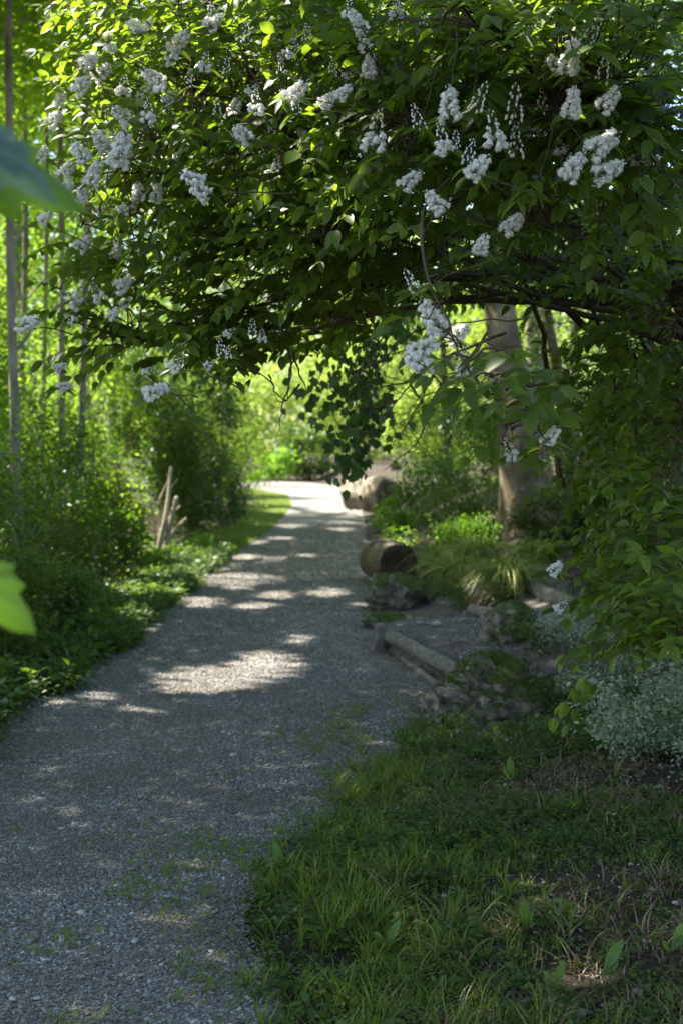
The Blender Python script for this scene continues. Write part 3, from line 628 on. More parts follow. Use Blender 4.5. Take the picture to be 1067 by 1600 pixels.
# ------------------------------------------------------------------ the far clearing
F = [(-13, 62, 5.5, 4.5, 6500, 'far', 'far bright bush left of where the path bends'), (-4.5, 70, 6.2, 3.6, 7000, 'far', 'far pale bush closing the path view, left part'), (1.0, 72, 6.5, 3.8, 7500, 'far', 'far pale bush closing the path view, right part'), (6.5, 66, 7, 3.8, 6500, 'far', 'far bright bush behind the far log'),
     (-1.6, 66, 2.6, 1.7, 2600, 'herb', 'rounded darker bush at the end of the path'), (12.5, 62, 8, 4.5, 6500, 'far', 'far bright bush at the right behind the trunks'), (3.6, 52, 3.2, 1.9, 3600, 'far', 'bright bush just behind the far log'), (-20, 66, 10, 6, 6500, 'far', 'far bush seen through the left wood')]
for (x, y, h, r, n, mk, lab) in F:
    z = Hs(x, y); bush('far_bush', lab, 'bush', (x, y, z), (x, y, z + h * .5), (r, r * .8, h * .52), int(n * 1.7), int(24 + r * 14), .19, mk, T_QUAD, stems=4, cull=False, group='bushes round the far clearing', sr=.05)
b1 = G(425, 757); z = Hs(b1[0], b1[1])
bush('young_maple', 'small glowing yellow green sapling at the bend of the path', 'sapling', (b1[0], b1[1] - 3, 0), (b1[0], b1[1] - 3, .95), (.95, .8, .75), 900, 16, .2, 'lime', T_QUAD, stems=4, cull=False, sr=.02)
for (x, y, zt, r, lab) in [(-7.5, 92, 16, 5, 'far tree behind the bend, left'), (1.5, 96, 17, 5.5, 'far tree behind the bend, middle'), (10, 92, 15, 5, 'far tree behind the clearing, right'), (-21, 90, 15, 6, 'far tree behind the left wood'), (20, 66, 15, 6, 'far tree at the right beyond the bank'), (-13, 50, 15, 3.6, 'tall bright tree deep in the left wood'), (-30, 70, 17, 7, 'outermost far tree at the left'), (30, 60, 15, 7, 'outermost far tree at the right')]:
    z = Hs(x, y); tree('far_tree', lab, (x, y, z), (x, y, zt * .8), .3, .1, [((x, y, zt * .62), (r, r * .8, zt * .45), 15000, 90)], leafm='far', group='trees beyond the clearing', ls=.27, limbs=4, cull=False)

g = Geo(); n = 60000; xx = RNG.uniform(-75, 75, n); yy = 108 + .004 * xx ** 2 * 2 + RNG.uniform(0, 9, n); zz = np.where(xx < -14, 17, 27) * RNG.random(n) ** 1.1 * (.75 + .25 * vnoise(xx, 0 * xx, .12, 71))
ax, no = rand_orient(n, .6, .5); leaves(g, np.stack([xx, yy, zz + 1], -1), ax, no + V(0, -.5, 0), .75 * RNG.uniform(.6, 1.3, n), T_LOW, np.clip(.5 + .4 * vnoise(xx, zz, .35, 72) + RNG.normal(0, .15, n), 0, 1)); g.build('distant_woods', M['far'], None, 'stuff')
# ------------------------------------------------------------------ right side behind the bank
b0 = gp(828, 806); tb = V(2.3, 17.2, Hs(2.3, 17.2))
root = thing('old_tree', 'big blotched pale tree trunk behind the hanging blossom spray on the right', 'tree', tb)
g = Geo(); ctrl = np.array([tb + V(.02, 0, -.15), tb + V(0, 0, .12), tb + V(-.08, 0, .55), tb + V(-.2, .1, 1.4), P(782, 500, 17.4), P(775, 380, 17.6), tb + V(-.5, .5, 5.5), tb + V(-.3, .6, 8.5)])
t = np.linspace(0, 7, 44); c = np.stack([np.interp(t, range(8), ctrl[:, j]) for j in range(3)], -1)
rd = np.interp(t, range(8), [.50, .40, .32, .235, .20, .185, .16, .11])
sides = 28; a = np.linspace(0, 6.283, sides, endpoint=False); T_ = nrm(np.gradient(c, axis=0)); u = nrm(np.cross(T_, V(0, 1, 0))); vv = np.cross(T_, u)
lump = 1 + .10 * np.array([[mn.noise(Vector((math.cos(x) * 1.6, math.sin(x) * 1.6, q[2] * 1.1))) for x in a] for q in c]) + .16 * (np.cos(a * 5 + 1)[None] * np.clip(1.2 - (c[:, 2:3] - tb[2]) * 1.6, 0, 1)) * .6
ring = c[:, None] + (rd[:, None] * lump)[..., None] * (np.cos(a)[None, :, None] * u[:, None] + np.sin(a)[None, :, None] * vv[:, None])
i, j = np.meshgrid(np.arange(43), np.arange(sides), indexing='ij'); k = (j + 1) % sides
g.add(ring, np.stack([i * sides + j, i * sides + k, (i + 1) * sides + k, (i + 1) * sides + j], -1).reshape(-1, 4)); g.build('trunk', M['bigbark'], root)
g = Geo(); p, cc = clumpcloud(V(2.3, 18.5, 7.6), V(3.2, 3, 2.2), 9000, 60, .16, .4); p = p[~gapmask(p)]; ax, no = rand_orient(len(p)); leaves(g, p, ax, no, .12, T_QUAD, RNG.uniform(0, 1, len(p))); g.build('crown', M['beech'], root, 'stuff')
for e in cc[:6]:
    g = Geo(); tube(g, bez(c[34], (c[34] + e) / 2 + V(0, 0, .4), e, 8, .05), np.linspace(.09, .02, 8), 6); g.build('limb', M['bigbark'], root)
for (px, py, d, pt, ptop, r, lab) in [(905, 790, 20, 845, 440, .09, 'second dim trunk leaning left beside the blotched trunk'), (985, 760, 22, 930, 440, .08, 'third dim trunk further right in the dark'), (700, 780, 30, 690, 420, .08, 'slim trunk far behind the round dark bush'), (868, 770, 26, 900, 430, .1, 'slim trunk leaning right between the dim trunks')]:
    q = P(px, py, d); q[2] = Hs(q[0], q[1]); tp = P(pt, ptop, d + .5); tp = q + (tp - q) * 2.2
    tree('dim_tree', lab, q, tp, r, r * .5, [((tp[0], tp[1], tp[2]), (2.4, 2.2, 1.7), 3500, 40)], barkm='twig', leafm='beech', group='trunks behind the bank', ls=.12, limbs=4)
R = [  # x,y,h,r,n,leaf,material,label
    (1.5, 16.4, .5, .42, 2600, .045, 'lime', 'yellowish herbs filling the bank between near log and trunk foot'),
    (1.45, 20.0, 1.35, .62, 5200, .06, 'herb', 'mid green bush left of the trunk foot'),
    (3.0, 19.2, 1.6, .8, 5200, .07, 'dark', 'dark bush tucked right behind the blotched trunk'),
    (3.0, 14.0, 1.7, .75, 6500, .06, 'dark', 'shaded bush above the upper step timber'),
    (2.2, 15.0, .55, .5, 3200, .05, 'dark', 'shaded ivy patch between the golden grass and the trunk'),
    (5.6, 27.0, 6.5, 2.2, 11000, .1, 'vine', 'tall dim leafy mass closing the gaps right of the trunk'),
    (1.95, 21.5, 1.9, .95, 8000, .07, 'herb', 'rounded green bush between the far log and the blotched trunk'),
    (1.05, 18.8, .5, .5, 3200, .05, 'lime', 'fresh green herbs hanging over the path edge behind the near log'),
    (1.02, 26.0, .55, .5, 2600, .06, 'lime', 'fresh green herbs in front of the far log'),
    (1.75, 18.0, .9, .75, 3500, .05, 'dark', 'low dark bush left of the trunk foot'),
    (2.9, 15.4, .45, .9, 4200, .055, 'dark', 'dark ivy bed at the foot of the blotched trunk'),
    (1.2, 12.6, .34, .38, 4200, .028, 'dark', 'small leaved dark ground cover under the golden grass'),
    (4.4, 15.5, 2.6, 1.5, 7500, .07, 'dark', 'dark bush right of the blotched trunk'),
    (4.0, 22.5, 4.2, 2.0, 7500, .09, 'vine', 'tall dim bush behind the blotched trunk'),
    (7.4, 20, 5.4, 2.6, 8500, .1, 'dark', 'large dark bush at the back right'),
    (3.0, 32, 5.2, 2.3, 8000, .11, 'beech', 'sunlit bush seen between the trunks on the right'),
    (7.5, 36, 7, 3.2, 8000, .13, 'far', 'bright bush glowing through gaps on the right'),
    (13, 30, 8, 3.6, 7000, .13, 'beech', 'outer bush at the back right')]
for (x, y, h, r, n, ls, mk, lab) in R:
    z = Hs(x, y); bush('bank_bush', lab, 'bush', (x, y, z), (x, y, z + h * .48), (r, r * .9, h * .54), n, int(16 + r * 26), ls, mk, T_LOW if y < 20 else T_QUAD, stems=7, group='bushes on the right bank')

# dark shrub that fills the right edge
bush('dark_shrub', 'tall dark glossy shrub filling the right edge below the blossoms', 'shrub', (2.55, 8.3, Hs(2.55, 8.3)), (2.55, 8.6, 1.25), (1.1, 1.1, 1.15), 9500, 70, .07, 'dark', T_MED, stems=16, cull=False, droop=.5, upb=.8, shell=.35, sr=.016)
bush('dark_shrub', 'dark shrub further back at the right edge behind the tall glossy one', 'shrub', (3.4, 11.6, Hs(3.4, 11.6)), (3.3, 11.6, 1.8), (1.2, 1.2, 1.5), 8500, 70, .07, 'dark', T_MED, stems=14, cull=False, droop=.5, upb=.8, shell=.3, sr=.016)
# variegated ground shrubs
for (px, py, dz_, rx, h, n, lab) in [(1010, 1180, 0, .33, .38, 4600, 'variegated white edged shrub at the right picture edge'), (950, 1090, .5, .30, .2, 2400, 'small variegated shrub behind the larger white edged one'), (905, 1010, 1.0, .34, .26, 2600, 'low grey green shrub trailing beside the mulch steps'), (1060, 1100, .2, .35, .45, 3200, 'tall part of variegated planting cut by the right edge')]:
    q = gp(px, py); bush('variegated_shrub', lab, 'shrub', q, (q[0], q[1], q[2] + h * .45), (rx, rx, h * .6), n, 34, .027, 'varieg', T_LOW, sig=.17, stems=8, cull=False, group='variegated shrubs on the right', shell=.5, sr=.004)
q = gp(830, 1045); bush('low_plant', 'dark leafy perennial between the mossy rock and mulch step', 'plant', q, (q[0] + .05, q[1] + .3, q[2] + .12), (.28, .3, .17), 800, 22, .045, 'dark', T_MED, stems=6, cull=False, sr=.004)
q = gp(872, 1170); bush('low_plant', 'small weed cluster between the rock and the variegated shrub', 'plant', q, (q[0], q[1], q[2] + .07), (.24, .2, .09), 420, 18, .035, 'herb', T_MED, stems=6, cull=False, sr=.003)
q = gp(700, 1170); bush('low_plant', 'leafy weeds in front of the large mossy rock', 'plant', q, (q[0] + .05, q[1] - .05, q[2] + .08), (.3, .16, .11), 620, 18, .036, 'herb', T_MED, stems=6, cull=False, sr=.003)

# golden ornamental grass: each tuft its own plant with single arching blades
def oatgrass(px, py, dd_, h, nb, lab):
    q = gp(px, py); q = V(q[0], q[1] + dd_, Hs(q[0], q[1] + dd_)); root = thing('ornamental_grass', lab, 'ornamental grass', q, 'golden grass tufts on the bank')
    g = Geo()
    for _ in range(nb):
        a_ = RNG.uniform(0, 6.28); p0 = q + V(RNG.normal(0, .07), RNG.normal(0, .07), 0); l = h * RNG.uniform(.6, 1.25); d = V(math.cos(a_), math.sin(a_), 0)
        t = np.linspace(0, 1, 8)[:, None]; out_ = RNG.uniform(.35, 1.0)
        c_ = p0 + d * l * out_ * t ** 1.4 + V(0, 0, 1) * l * (1.25 * t - (.55 + .75 * out_) * t ** 2.3)
        sd = V(-d[1], d[0], RNG.normal(0, .3)) * RNG.uniform(.003, .0065); wd = np.sin(np.clip(t * 1.0 + .12, 0, 1) * math.pi) ** .6; wd[-1] = .05
        g.add(np.concatenate([c_ - sd * wd, c_ + sd * wd]), [(i_, 8 + i_, 9 + i_, i_ + 1) for i_ in range(7)], None, RNG.uniform(0, 1))
    g.build('blades', M['oat'], root, 'stuff')
oatgrass(720, 925, .25, .60, 620, 'golden grass tuft left of the arching one, above the dark ground cover')
oatgrass(792, 935, .1, .64, 760, 'arching golden grass tuft nearest the mulch steps')
oatgrass(755, 905, .4, .68, 700, 'golden grass tuft at the back of the clump')
oatgrass(695, 900, .5, .55, 520, 'leftmost golden grass tuft above the near log')
oatgrass(845, 915, .3, .42, 360, 'rightmost greenish grass tuft beneath the dark shrub')

# ------------------------------------------------------------------ rocks, logs, step timbers
def rock(name, label, c, rad, seed, sub=5, amp=.22, cat='rock', group=None, rz=0, flat=.0):
    v, f = ico(sub); o = V(seed * 7.3, seed * 3.1, seed * 1.7)
    v = np.sign(v) * np.abs(v) ** .8
    for k in range(6):
        d = nrm(np.random.default_rng(seed * 10 + k).normal(size=3)); h = v @ d; v = v - np.maximum(h - .75, 0)[:, None] * d * .55
    dsp = np.array([mn.fractal(Vector(tuple(p * 1.8 + o)), 1.0, 2.1, 4) * 1.0 - .6 * max(0, mn.noise(Vector(tuple(p * 7 + o)))) + .22 * mn.noise(Vector(tuple(p * 16 + o))) for p in v])
    v = v * (1 + amp * dsp[:, None]) * V(*rad)
    cz, sz = math.cos(rz), math.sin(rz); v = np.stack([v[:, 0] * cz - v[:, 1] * sz, v[:, 0] * sz + v[:, 1] * cz, v[:, 2]], -1)
    g = Geo(); g.add(v + V(*c), None, f); return solo(name, g, M['rock'], label, cat, c, group)
def onG(px, py, dx=0, dy=0): q = gp(px, py); return V(q[0] + dx, q[1] + dy, Hs(q[0] + dx, q[1] + dy))
q = onG(770, 1135, 0, .32); rock('boulder', 'large mossy tufa boulder beside the path, holding the lower timber', q + V(0, 0, .09), (.34, .30, .26), 3, 6, .26, 'rock', 'mossy rocks along the path', .2)
q = onG(800, 1150, 0, .05); rock('boulder', 'low pale stone slab lying against the foot of the largest boulder', q + V(0, 0, .0), (.16, .1, .07), 5, 4, .25, 'rock', 'mossy rocks along the path', -.2)
q = onG(625, 955, 0, .3); rock('boulder', 'mossy rock in front of the near log', q + V(0, 0, .12), (.33, .28, .21), 8, 5, .24, 'rock', 'mossy rocks along the path', -.1)
q = onG(600, 978, 0, .15); rock('boulder', 'small mossy stone tucked behind the timber post', q + V(-.0, 0, .03), (.19, .14, .09), 9, 4, .25, 'rock', 'mossy rocks along the path')
q = onG(800, 1030, 0, .25); rock('boulder', 'grey rock half hidden by dark leaves beside the mulch steps', q + V(0, 0, .08), (.22, .18, .17), 12, 5, .25, 'rock', 'mossy rocks along the path')
q = onG(655, 890, 0, .35); rock('boulder', 'small pale rock right behind the mossy one by the near log', q + V(0.02, 0, .15), (.13, .13, .15), 14, 4, .22, 'rock', 'mossy rocks along the path')
q = onG(880, 1125, 0, 0); rock('boulder', 'small grey stone lying on the soil near the variegated shrub', q + V(0, 0, .02), (.05, .05, .03), 15, 3, .2, 'stone')

def log(name, label, c0, c1, r, barkm, endm, bumpy=.06, seg=10, sides=24, taper=1.0, group=None, hollow=0.0):
    """cut log with bark and two cut faces; c0 is the end towards the camera"""
    c0 = V(*c0); c1 = V(*c1); root = thing(name, label, 'log', ((c0 + c1) / 2 - V(0, 0, r)), group)
    t_ = nrm(c1 - c0); u = nrm(np.cross(t_, V(0, 0, 1))); w_ = np.cross(u, t_)
    a_ = np.linspace(0, 6.2832, sides, endpoint=False); s_ = np.linspace(0, 1, seg); so_ = RNG.uniform(0, 9)
    R_ = np.array([[r * (1 + (taper - 1) * s) * (1 + bumpy * mn.noise(Vector((math.cos(x) * 1.5 + so_, math.sin(x) * 1.5, s * 3))) + bumpy * .4 * mn.noise(Vector((math.cos(x) * 6, math.sin(x) * 6, s * 9 + so_)))) for x in a_] for s in s_])
    ce = c0[None] + (c1 - c0)[None] * s_[:, None]
    ring = ce[:, None] + R_[..., None] * (np.cos(a_)[None, :, None] * u + np.sin(a_)[None, :, None] * w_)
    i, j = np.meshgrid(np.arange(seg - 1), np.arange(sides), indexing='ij'); k = (j + 1) % sides
    g = Geo(); g.add(ring, np.stack([i * sides + j, i * sides + k, (i + 1) * sides + k, (i + 1) * sides + j], -1).reshape(-1, 4)); g.build('bark', M[barkm], root)
    for e, sg in ((0, -1), (-1, 1)):
        g = Geo(); rr_ = [1.0, .93, .7, .45, .2, .02]; dp = [0.0, .015, .01, -hollow * .4, -hollow, -hollow]
        vs = np.concatenate([ce[e] + (ring[e] - ce[e]) * q_ + t_ * sg * z_ for q_, z_ in zip(rr_, dp)])
        i, j = np.meshgrid(np.arange(5), np.arange(sides), indexing='ij'); k = (j + 1) % sides
        g.add(vs, np.stack([i * sides + j, i * sides + k, (i + 1) * sides + k, (i + 1) * sides + j], -1).reshape(-1, 4)); g.build('cut_face', M[endm], root)
    return root
f0 = P(622, 884, 16.2); f0[2] = .215
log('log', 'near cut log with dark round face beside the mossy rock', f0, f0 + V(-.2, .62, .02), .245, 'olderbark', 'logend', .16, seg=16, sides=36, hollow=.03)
f0 = P(598, 782, 31.5); f0[2] = .47
f0 = f0 + V(.12, 0, -.02)
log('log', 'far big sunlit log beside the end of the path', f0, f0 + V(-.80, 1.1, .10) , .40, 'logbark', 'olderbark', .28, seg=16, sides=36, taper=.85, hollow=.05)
f0 = P(600, 775, 35); pass
f0 = P(612, 742, 34.0); rock('boulder', 'dark knob of wood on top of the far log', V(f0[0] + .1, 34.4, 1.12), (.14, .14, .12), 21, 3, .2, 'stump piece')
def timber(name, label, pts, r, sides=14, group='weathered step timbers'):
    pts = [V(*p) for p in pts]; n = 20; t = np.linspace(0, len(pts) - 1, n); c_ = np.stack([np.interp(t, range(len(pts)), [p[j] for p in pts]) for j in range(3)], -1)
    c_ += np.array([[mn.noise(Vector((x * 2.0, 1.3 + k, r * 50))) * .012 for k in range(3)] for x in np.linspace(0, 3, n)])
    rr_ = r * (1 + .08 * np.array([mn.noise(Vector((x * 5, 7, r * 90))) for x in np.linspace(0, 2, n)])); rr_[0] *= .9; rr_[-1] *= .9
    g = Geo(); tube(g, c_, rr_, sides, cap=True); return solo(name, g, M['timber'], label, 'timber', c_[n // 2] - V(0, 0, r), group)
A0 = gp(600, 1012); A1 = gp(705, 1078)
timber('step_timber', 'long round timber edging the path between post and boulder', [(A0[0] - .02, A0[1] + .08, .135), (A1[0] + .06, A1[1] + .05, .095)], .052)
timber('step_timber', 'thin lower timber half sunk in gravel under the long round one', [(A0[0] + .05, A0[1] - .05, .002), (A1[0] - .04, A1[1] - .06, .0)], .03)
A2 = gp(737, 962); A3 = gp(825, 992); timber('step_timber', 'middle step timber crossing the mulch', [(A2[0], A2[1], A2[2] + .05), (A3[0], A3[1], A3[2] + .04)], .06)
A4 = gp(828, 925); A5 = gp(905, 962); timber('step_timber', 'upper step timber partly hidden by the dark shrub', [(A4[0], A4[1], A4[2] + .05), (A5[0], A5[1], A5[2] + .05)], .07)
b = gp(596, 1020)
g = Geo(); tube(g, [V(b[0], b[1] + .04, -.05), V(b[0], b[1] + .04, .1), V(b[0] - .005, b[1] + .045, .2), V(b[0] - .005, b[1] + .05, .215)], [.05, .05, .049, .038], 16, cap=True)
solo('timber_post', g, M['timber'], 'short round wooden post holding the lower timber at path edge', 'post', (b[0], b[1] + .04, 0))
b = gp(728, 968); g = Geo(); tube(g, [V(b[0], b[1], b[2] - .04), V(b[0], b[1], b[2] + .07)], [.035, .033], 12, cap=True)
solo('timber_post', g, M['timber'], 'dark little peg at the left end of the middle step timber', 'post', b)
b = gp(782, 812); g = Geo(); tube(g, [V(2.0, 17.0, Hs(2.0, 17.0) - .05), V(2.0, 17.0, Hs(2, 17) + .2), V(2.0, 17.0, Hs(2, 17) + .21)], [.06, .06, .05], 10, cap=True)
solo('marker_post', g, M['timber'], 'small grey stub post beside the foot of the blotched trunk', 'post', (2.0, 17.0, Hs(2, 17)))

# single bigger stones and fallen leaves on the path
wm, nt_, b_, out_ = mat('pale_stone'); b_.inputs['Base Color'].default_value = (.36, .35, .33, 1); b_.inputs['Roughness'].default_value = .8
sm = []
for k in range(3):
    v = stones[k].data; me = v.copy(); me.materials.clear(); me.materials.append(wm); sm.append(me)
for (px, py, s, lab) in [(366, 1091, .017, 'white pebble just below the largest sun patch'), (365, 1183, .021, 'pale stone lying in the middle of the shaded gravel'), (210, 1475, .017, 'white pebble lower left on the gravel'), (331, 1491, .014, 'white pebble near the grass edge at the bottom'), (20, 1565, .014, 'pale stone in the bottom left corner'), (58, 1564, .011, 'round pale stone right of the corner stone'),
                         (682, 978, .04, 'flat white stone on the mulch above the lower timber'), (625, 980, .035, 'whitish stone next to the small mossy stone'), (655, 975, .025, 'small whitish stone on mulch near the mossy rock'), (880, 1068, .03, 'pale stone on the soil right of the boulder'), (97, 1298, .015, 'white pebble at the left in the gravel'), (172, 1233, .014, 'light pebble in the upper left gravel'), (308, 1348, .014, 'light pebble near the ochre gravel spot')]:
    q = gp(px, py); me = sm[random.randrange(3)]
    o = place('pebble', me, q + V(0, 0, s * .35 + .004), Matrix.Rotation(random.random() * 6, 3, 'Z'), s); o['label'] = lab; o['category'] = 'stone'; o['group'] = 'single pale stones'
fm = []
for k in range(4):
    g = Geo(); tv, tq, tt = leaf_tpl(.55, .2, [.05, .3, -.2, .15][k], 3); g.add(tv, tq, tt, k / 3); fm.append(g.mesh('fallen_leaf', M['fallen']))
fl = [(315, 1306), (352, 1332), (176, 1302), (433, 1236), (476, 1238), (440, 1268), (440, 1287), (190, 1254), (285, 1141), (252, 1129), (183, 1235), (173, 1164), (169, 1163), (168, 1178), (428, 1128), (350, 1115), (445, 1181), (400, 1161), (275, 1048), (400, 1025), (445, 1085), (502, 1140), (530, 1185), (545, 1130), (470, 1020), (520, 1015), (560, 1040), (325, 975), (510, 965), (545, 905), (535, 975)]
bm_ = []
for k in range(3):
    g = Geo(); tv, tq, tt = leaf_tpl(.5, .35, [.3, -.25, .1][k], 3); g.add(tv, tq, tt, k / 3); bm_.append(g.mesh('dry_leaf', M['dry']))
for i in range(190):
    if i < len(fl): q = G(*fl[i])
    else:
        yv = 3.7 + 12 * random.random() ** .8; q = V(float(eL(yv)) + random.random() * float(eR(yv) - eL(yv)), yv, 0)
    dry = i > 85
    o = place('dry_leaf' if dry else 'fallen_leaf', bm_[i % 3] if dry else fm[i % 4], V(q[0], q[1], .014), Matrix.Rotation(random.random() * 6.28, 3, 'Z') @ Matrix.Rotation(random.gauss(0, .3), 3, 'X'), random.uniform(.016, .03) if dry else random.uniform(.02, .038))
    o['label'] = 'tiny curled brown leaf lying in the gravel' if dry else 'small yellow green leaf fallen on the grey gravel path'; o['category'] = 'fallen leaf'; o['group'] = 'dry leaves on the path' if dry else 'leaves fallen on the path'
for (px, py, s, h, lab) in [(940, 1535, .11, .2, 'pale upright broad leaf in the lower right lawn'), (822, 1465, .1, .2, 'broad leaf pointing left in the middle lawn'), (605, 1490, .09, .2, 'broad leaf beside the left sun fleck in the lawn'), (798, 1228, .11, .2, 'yellow green upright leaf at the edge of the bare soil'), (445, 1362, .1, .2, 'light leaf at the left tip of the grass'), (868, 1555, .08, .2, 'bluish leaf near the bottom of the lawn'), (1045, 1500, .09, .2, 'dark leaf at the right edge of the lawn')]:
    q = gp(px, py); root = thing('broadleaf_weed', lab, 'weed', q, 'single broad leaves in the lawn')
    for k in range(3):
        g = Geo(); a_ = RNG.uniform(0, 6.28); s2 = s * [1, .7, .55][k]; dirv = V(math.cos(a_) * .5, -abs(math.sin(a_)) * .3, 1.0 - .3 * k)
        pos = q + V(0, 0, .02); leaves(g, pos[None], dirv[None], V(0, -1, .4)[None] + RNG.normal(0, .3, (1, 3)), s2, leaf_tpl(.3, .15, .25, 5, .62), .9); g.build('leaf', M['herb'], root)

# ------------------------------------------------------------------ the arching white-flowered shrub
SB = V(2.75, 7.2, Hs(2.75, 7.2))
shrub = thing('flowering_shrub', 'huge arching shrub with white flower clusters hanging over the gravel path', 'flowering shrub', SB)
HUB = P(1085, 520, 7.0)
# foliage masses: centre, radii in metres, number of twigs
BL = []
def blob(px, py, d, rx, ry, rd, n): BL.append((P(px, py, d), V(rx / FPX * d, rd, ry / FPX * d), n))
blob(870, 60, 4.3, 250, 150, .6, 150); blob(900, 250, 4.6, 230, 130, .6, 120); blob(640, 80, 4.8, 220, 150, .8, 140); blob(620, 260, 5.0, 200, 140, .8, 130)
blob(400, 60, 5.3, 200, 120, .7, 110); blob(380, 230, 5.5, 190, 140, .7, 120); blob(215, 120, 5.8, 130, 130, .6, 60); blob(170, 260, 5.8, 80, 100, .4, 34)
blob(480, 390, 5.5, 220, 110, .7, 150); blob(270, 410, 5.8, 130, 90, .6, 46); blob(150, 430, 6.0, 80, 100, .5, 20); blob(250, 520, 6.0, 120, 55, .5, 34); blob(380, 520, 5.8, 110, 55, .4, 46); blob(560, 500, 6.5, 120, 75, .7, 60)
blob(720, 400, 6.0, 230, 60, .9, 80); blob(1000, 420, 5.6, 120, 120, .7, 50); blob(130, 570, 6.0, 50, 50, .3, 8)
blob(985, 620, 5.9, 115, 130, .6, 75); blob(1010, 860, 5.2, 100, 130, .4, 40); blob(1030, 960, 4.7, 60, 55, .25, 22); blob(940, 820, 6.4, 70, 120, .4, 34)
blob(640, 200, 7.4, 520, 240, .8, 520); blob(1000, 300, 7.4, 260, 330, .9, 380); blob(620, 20, 6.4, 520, 160, .8, 200)
def inblob(n, c, r):
    p = nrm(RNG.normal(size=(n, 3))) * (RNG.random((n, 1)) ** .4); return c + p * r
tips = np.concatenate([inblob(n, c, r) for c, r, n in BL])
# keep the tunnel open: nothing hangs over the far opening
ix, iy, idp = proj(tips)
def open_hole(x, y): return ((x > 395) & (x < 640) & (y > 545)) | ((x > 590) & (x < 760) & (y > 490) & (y < 735)) | ((x < 395) & (y > 590)) | ((x > 640) & (x < 860) & (y > 520))
tips = tips[~open_hole(ix, iy)]
# main stems fan out from the right
stems = []
NS = 46
order = RNG.permutation(len(tips))[:NS]
g_all = []
for k in range(NS):
    e = tips[order[k]] + V(0, 0, -.05); s0 = SB + V(RNG.normal(0, .16), RNG.normal(0, .18), -.03)
    hub = HUB + V(RNG.normal(.1, .16), RNG.normal(0, .25), RNG.normal(-.1, .2))
    if e[2] > 2.4: hub = hub + V(0, 0, .25)
    mid = (hub + e) / 2 + V(0, 0, RNG.uniform(.12, .5))
    a = bez(s0, (s0 + hub) / 2 + V(.22, 0, .15), hub, 9); b = bez(hub, mid, e, 20, .012)
    b[0] = hub
    pts = np.vstack([a[:-1], b]); n = len(pts); rr = np.linspace(RNG.uniform(.018, .034), .004, n)
    g = Geo(); tube(g, pts, rr, 6, RNG.random()); g.build('stem', M['twig'], shrub); stems.append(pts[8:])
for (pp, r) in [([(1085, 535), (990, 490), (860, 470), (720, 472), (640, 482), (560, 497), (500, 512)], .02), ([(1085, 520), (980, 450), (860, 400), (760, 372), (640, 360), (520, 372), (430, 400)], .022), ([(1085, 515), (1000, 420), (900, 340), (780, 280), (640, 240), (500, 230)], .02),
                ([(1085, 530), (1000, 470), (880, 420), (800, 400), (700, 395)], .018), ([(1085, 522), (1010, 400), (960, 250), (930, 100), (915, -40)], .017), ([(1085, 530), (960, 480), (900, 440), (800, 425), (660, 430), (560, 440)], .015), ([(880, 760), (860, 640), (850, 520), (800, 380), (700, 240), (600, 120)], .016), ([(1000, 700), (960, 560), (900, 430), (840, 300), (790, 180)], .016), ([(540, 480), (440, 440), (330, 400), (220, 370), (130, 350)], .009), ([(520, 515), (430, 530), (330, 545), (240, 540), (160, 520)], .007)]:
    pts = np.array([P(x, y, 6.9 - .25 * i + RNG.normal(0, .05)) for i, (x, y) in enumerate(pp)]); t = np.linspace(0, len(pts) - 1, 26)
    q = np.stack([np.interp(t, range(len(pts)), pts[:, j]) for j in range(3)], -1); q[1:-1] = (q[:-2] + 2 * q[1:-1] + q[2:]) / 4; q[1:-1] = (q[:-2] + 2 * q[1:-1] + q[2:]) / 4
    q[1:-1] += RNG.normal(0, .006, (24, 3))
    g = Geo(); tube(g, q, np.linspace(r, r * .35, 26), 6, .5); g.build('stem', M['twig'], shrub); stems.append(q)
SP = np.vstack(stems)
LP, LA, LN, LS, LT = [], [], [], [], []
tw = Geo()
def spray(tip, origin=None, npair=None, L=None, ls=None, tint=None, hang=.35):
    """a leafy twig with leaves in opposite pairs"""
    if origin is None:
        d = SP - tip; w_ = np.linalg.norm(d, axis=1) + np.maximum(0, -(d[:, 0])) * .8
        origin = SP[int(np.argmin(w_ + RNG.uniform(0, .3, len(SP))))]
        if np.linalg.norm(origin - tip) > .5: origin = tip + V(RNG.uniform(.1, .5), RNG.uniform(-.1, .5), RNG.uniform(-.12, .25))
    dirv = nrm(tip - origin + V(-.12, -.1, .02)); L = L or RNG.uniform(.16, .34); npair = npair or RNG.integers(3, 6)
    st = tip - dirv * L * .5
    if np.linalg.norm(st - origin) < 1.6: tube(tw, bez(origin, (origin + st) / 2 + V(0, 0, .06), st, 5, .01), np.linspace(.0045, .0022, 5), 4)
    e = st + dirv * L + V(0, 0, -.12 * L); axis = bez(st, st + dirv * L * .55 + V(0, 0, .03), e, npair + 2)
    tube(tw, axis, np.linspace(.0022, .001, len(axis)), 3, .8)
    tn = RNG.uniform(.1, .9) if tint is None else tint; base = ls or RNG.uniform(.062, .10)
    sdv = nrm(np.cross(dirv, V(0, 0, 1)) + 1e-6)
    for i in range(1, len(axis)):
        f = 1 - .35 * (i / len(axis)) ** 2
        for s in ((-1, 1) if i < len(axis) - 1 else (-.35, .35)):
            a_ = nrm(sdv * s + dirv * RNG.uniform(.35, .8) + V(0, 0, -hang + RNG.normal(0, .22)))
            no = V(0, -.35, 1) + RNG.normal(0, .38, 3)
            LP.append(axis[i]); LA.append(a_); LN.append(no); LS.append(base * f * RNG.uniform(.75, 1.15)); LT.append(np.clip(tn + RNG.normal(0, .12), 0, 1))
for t_ in tips: spray(t_)
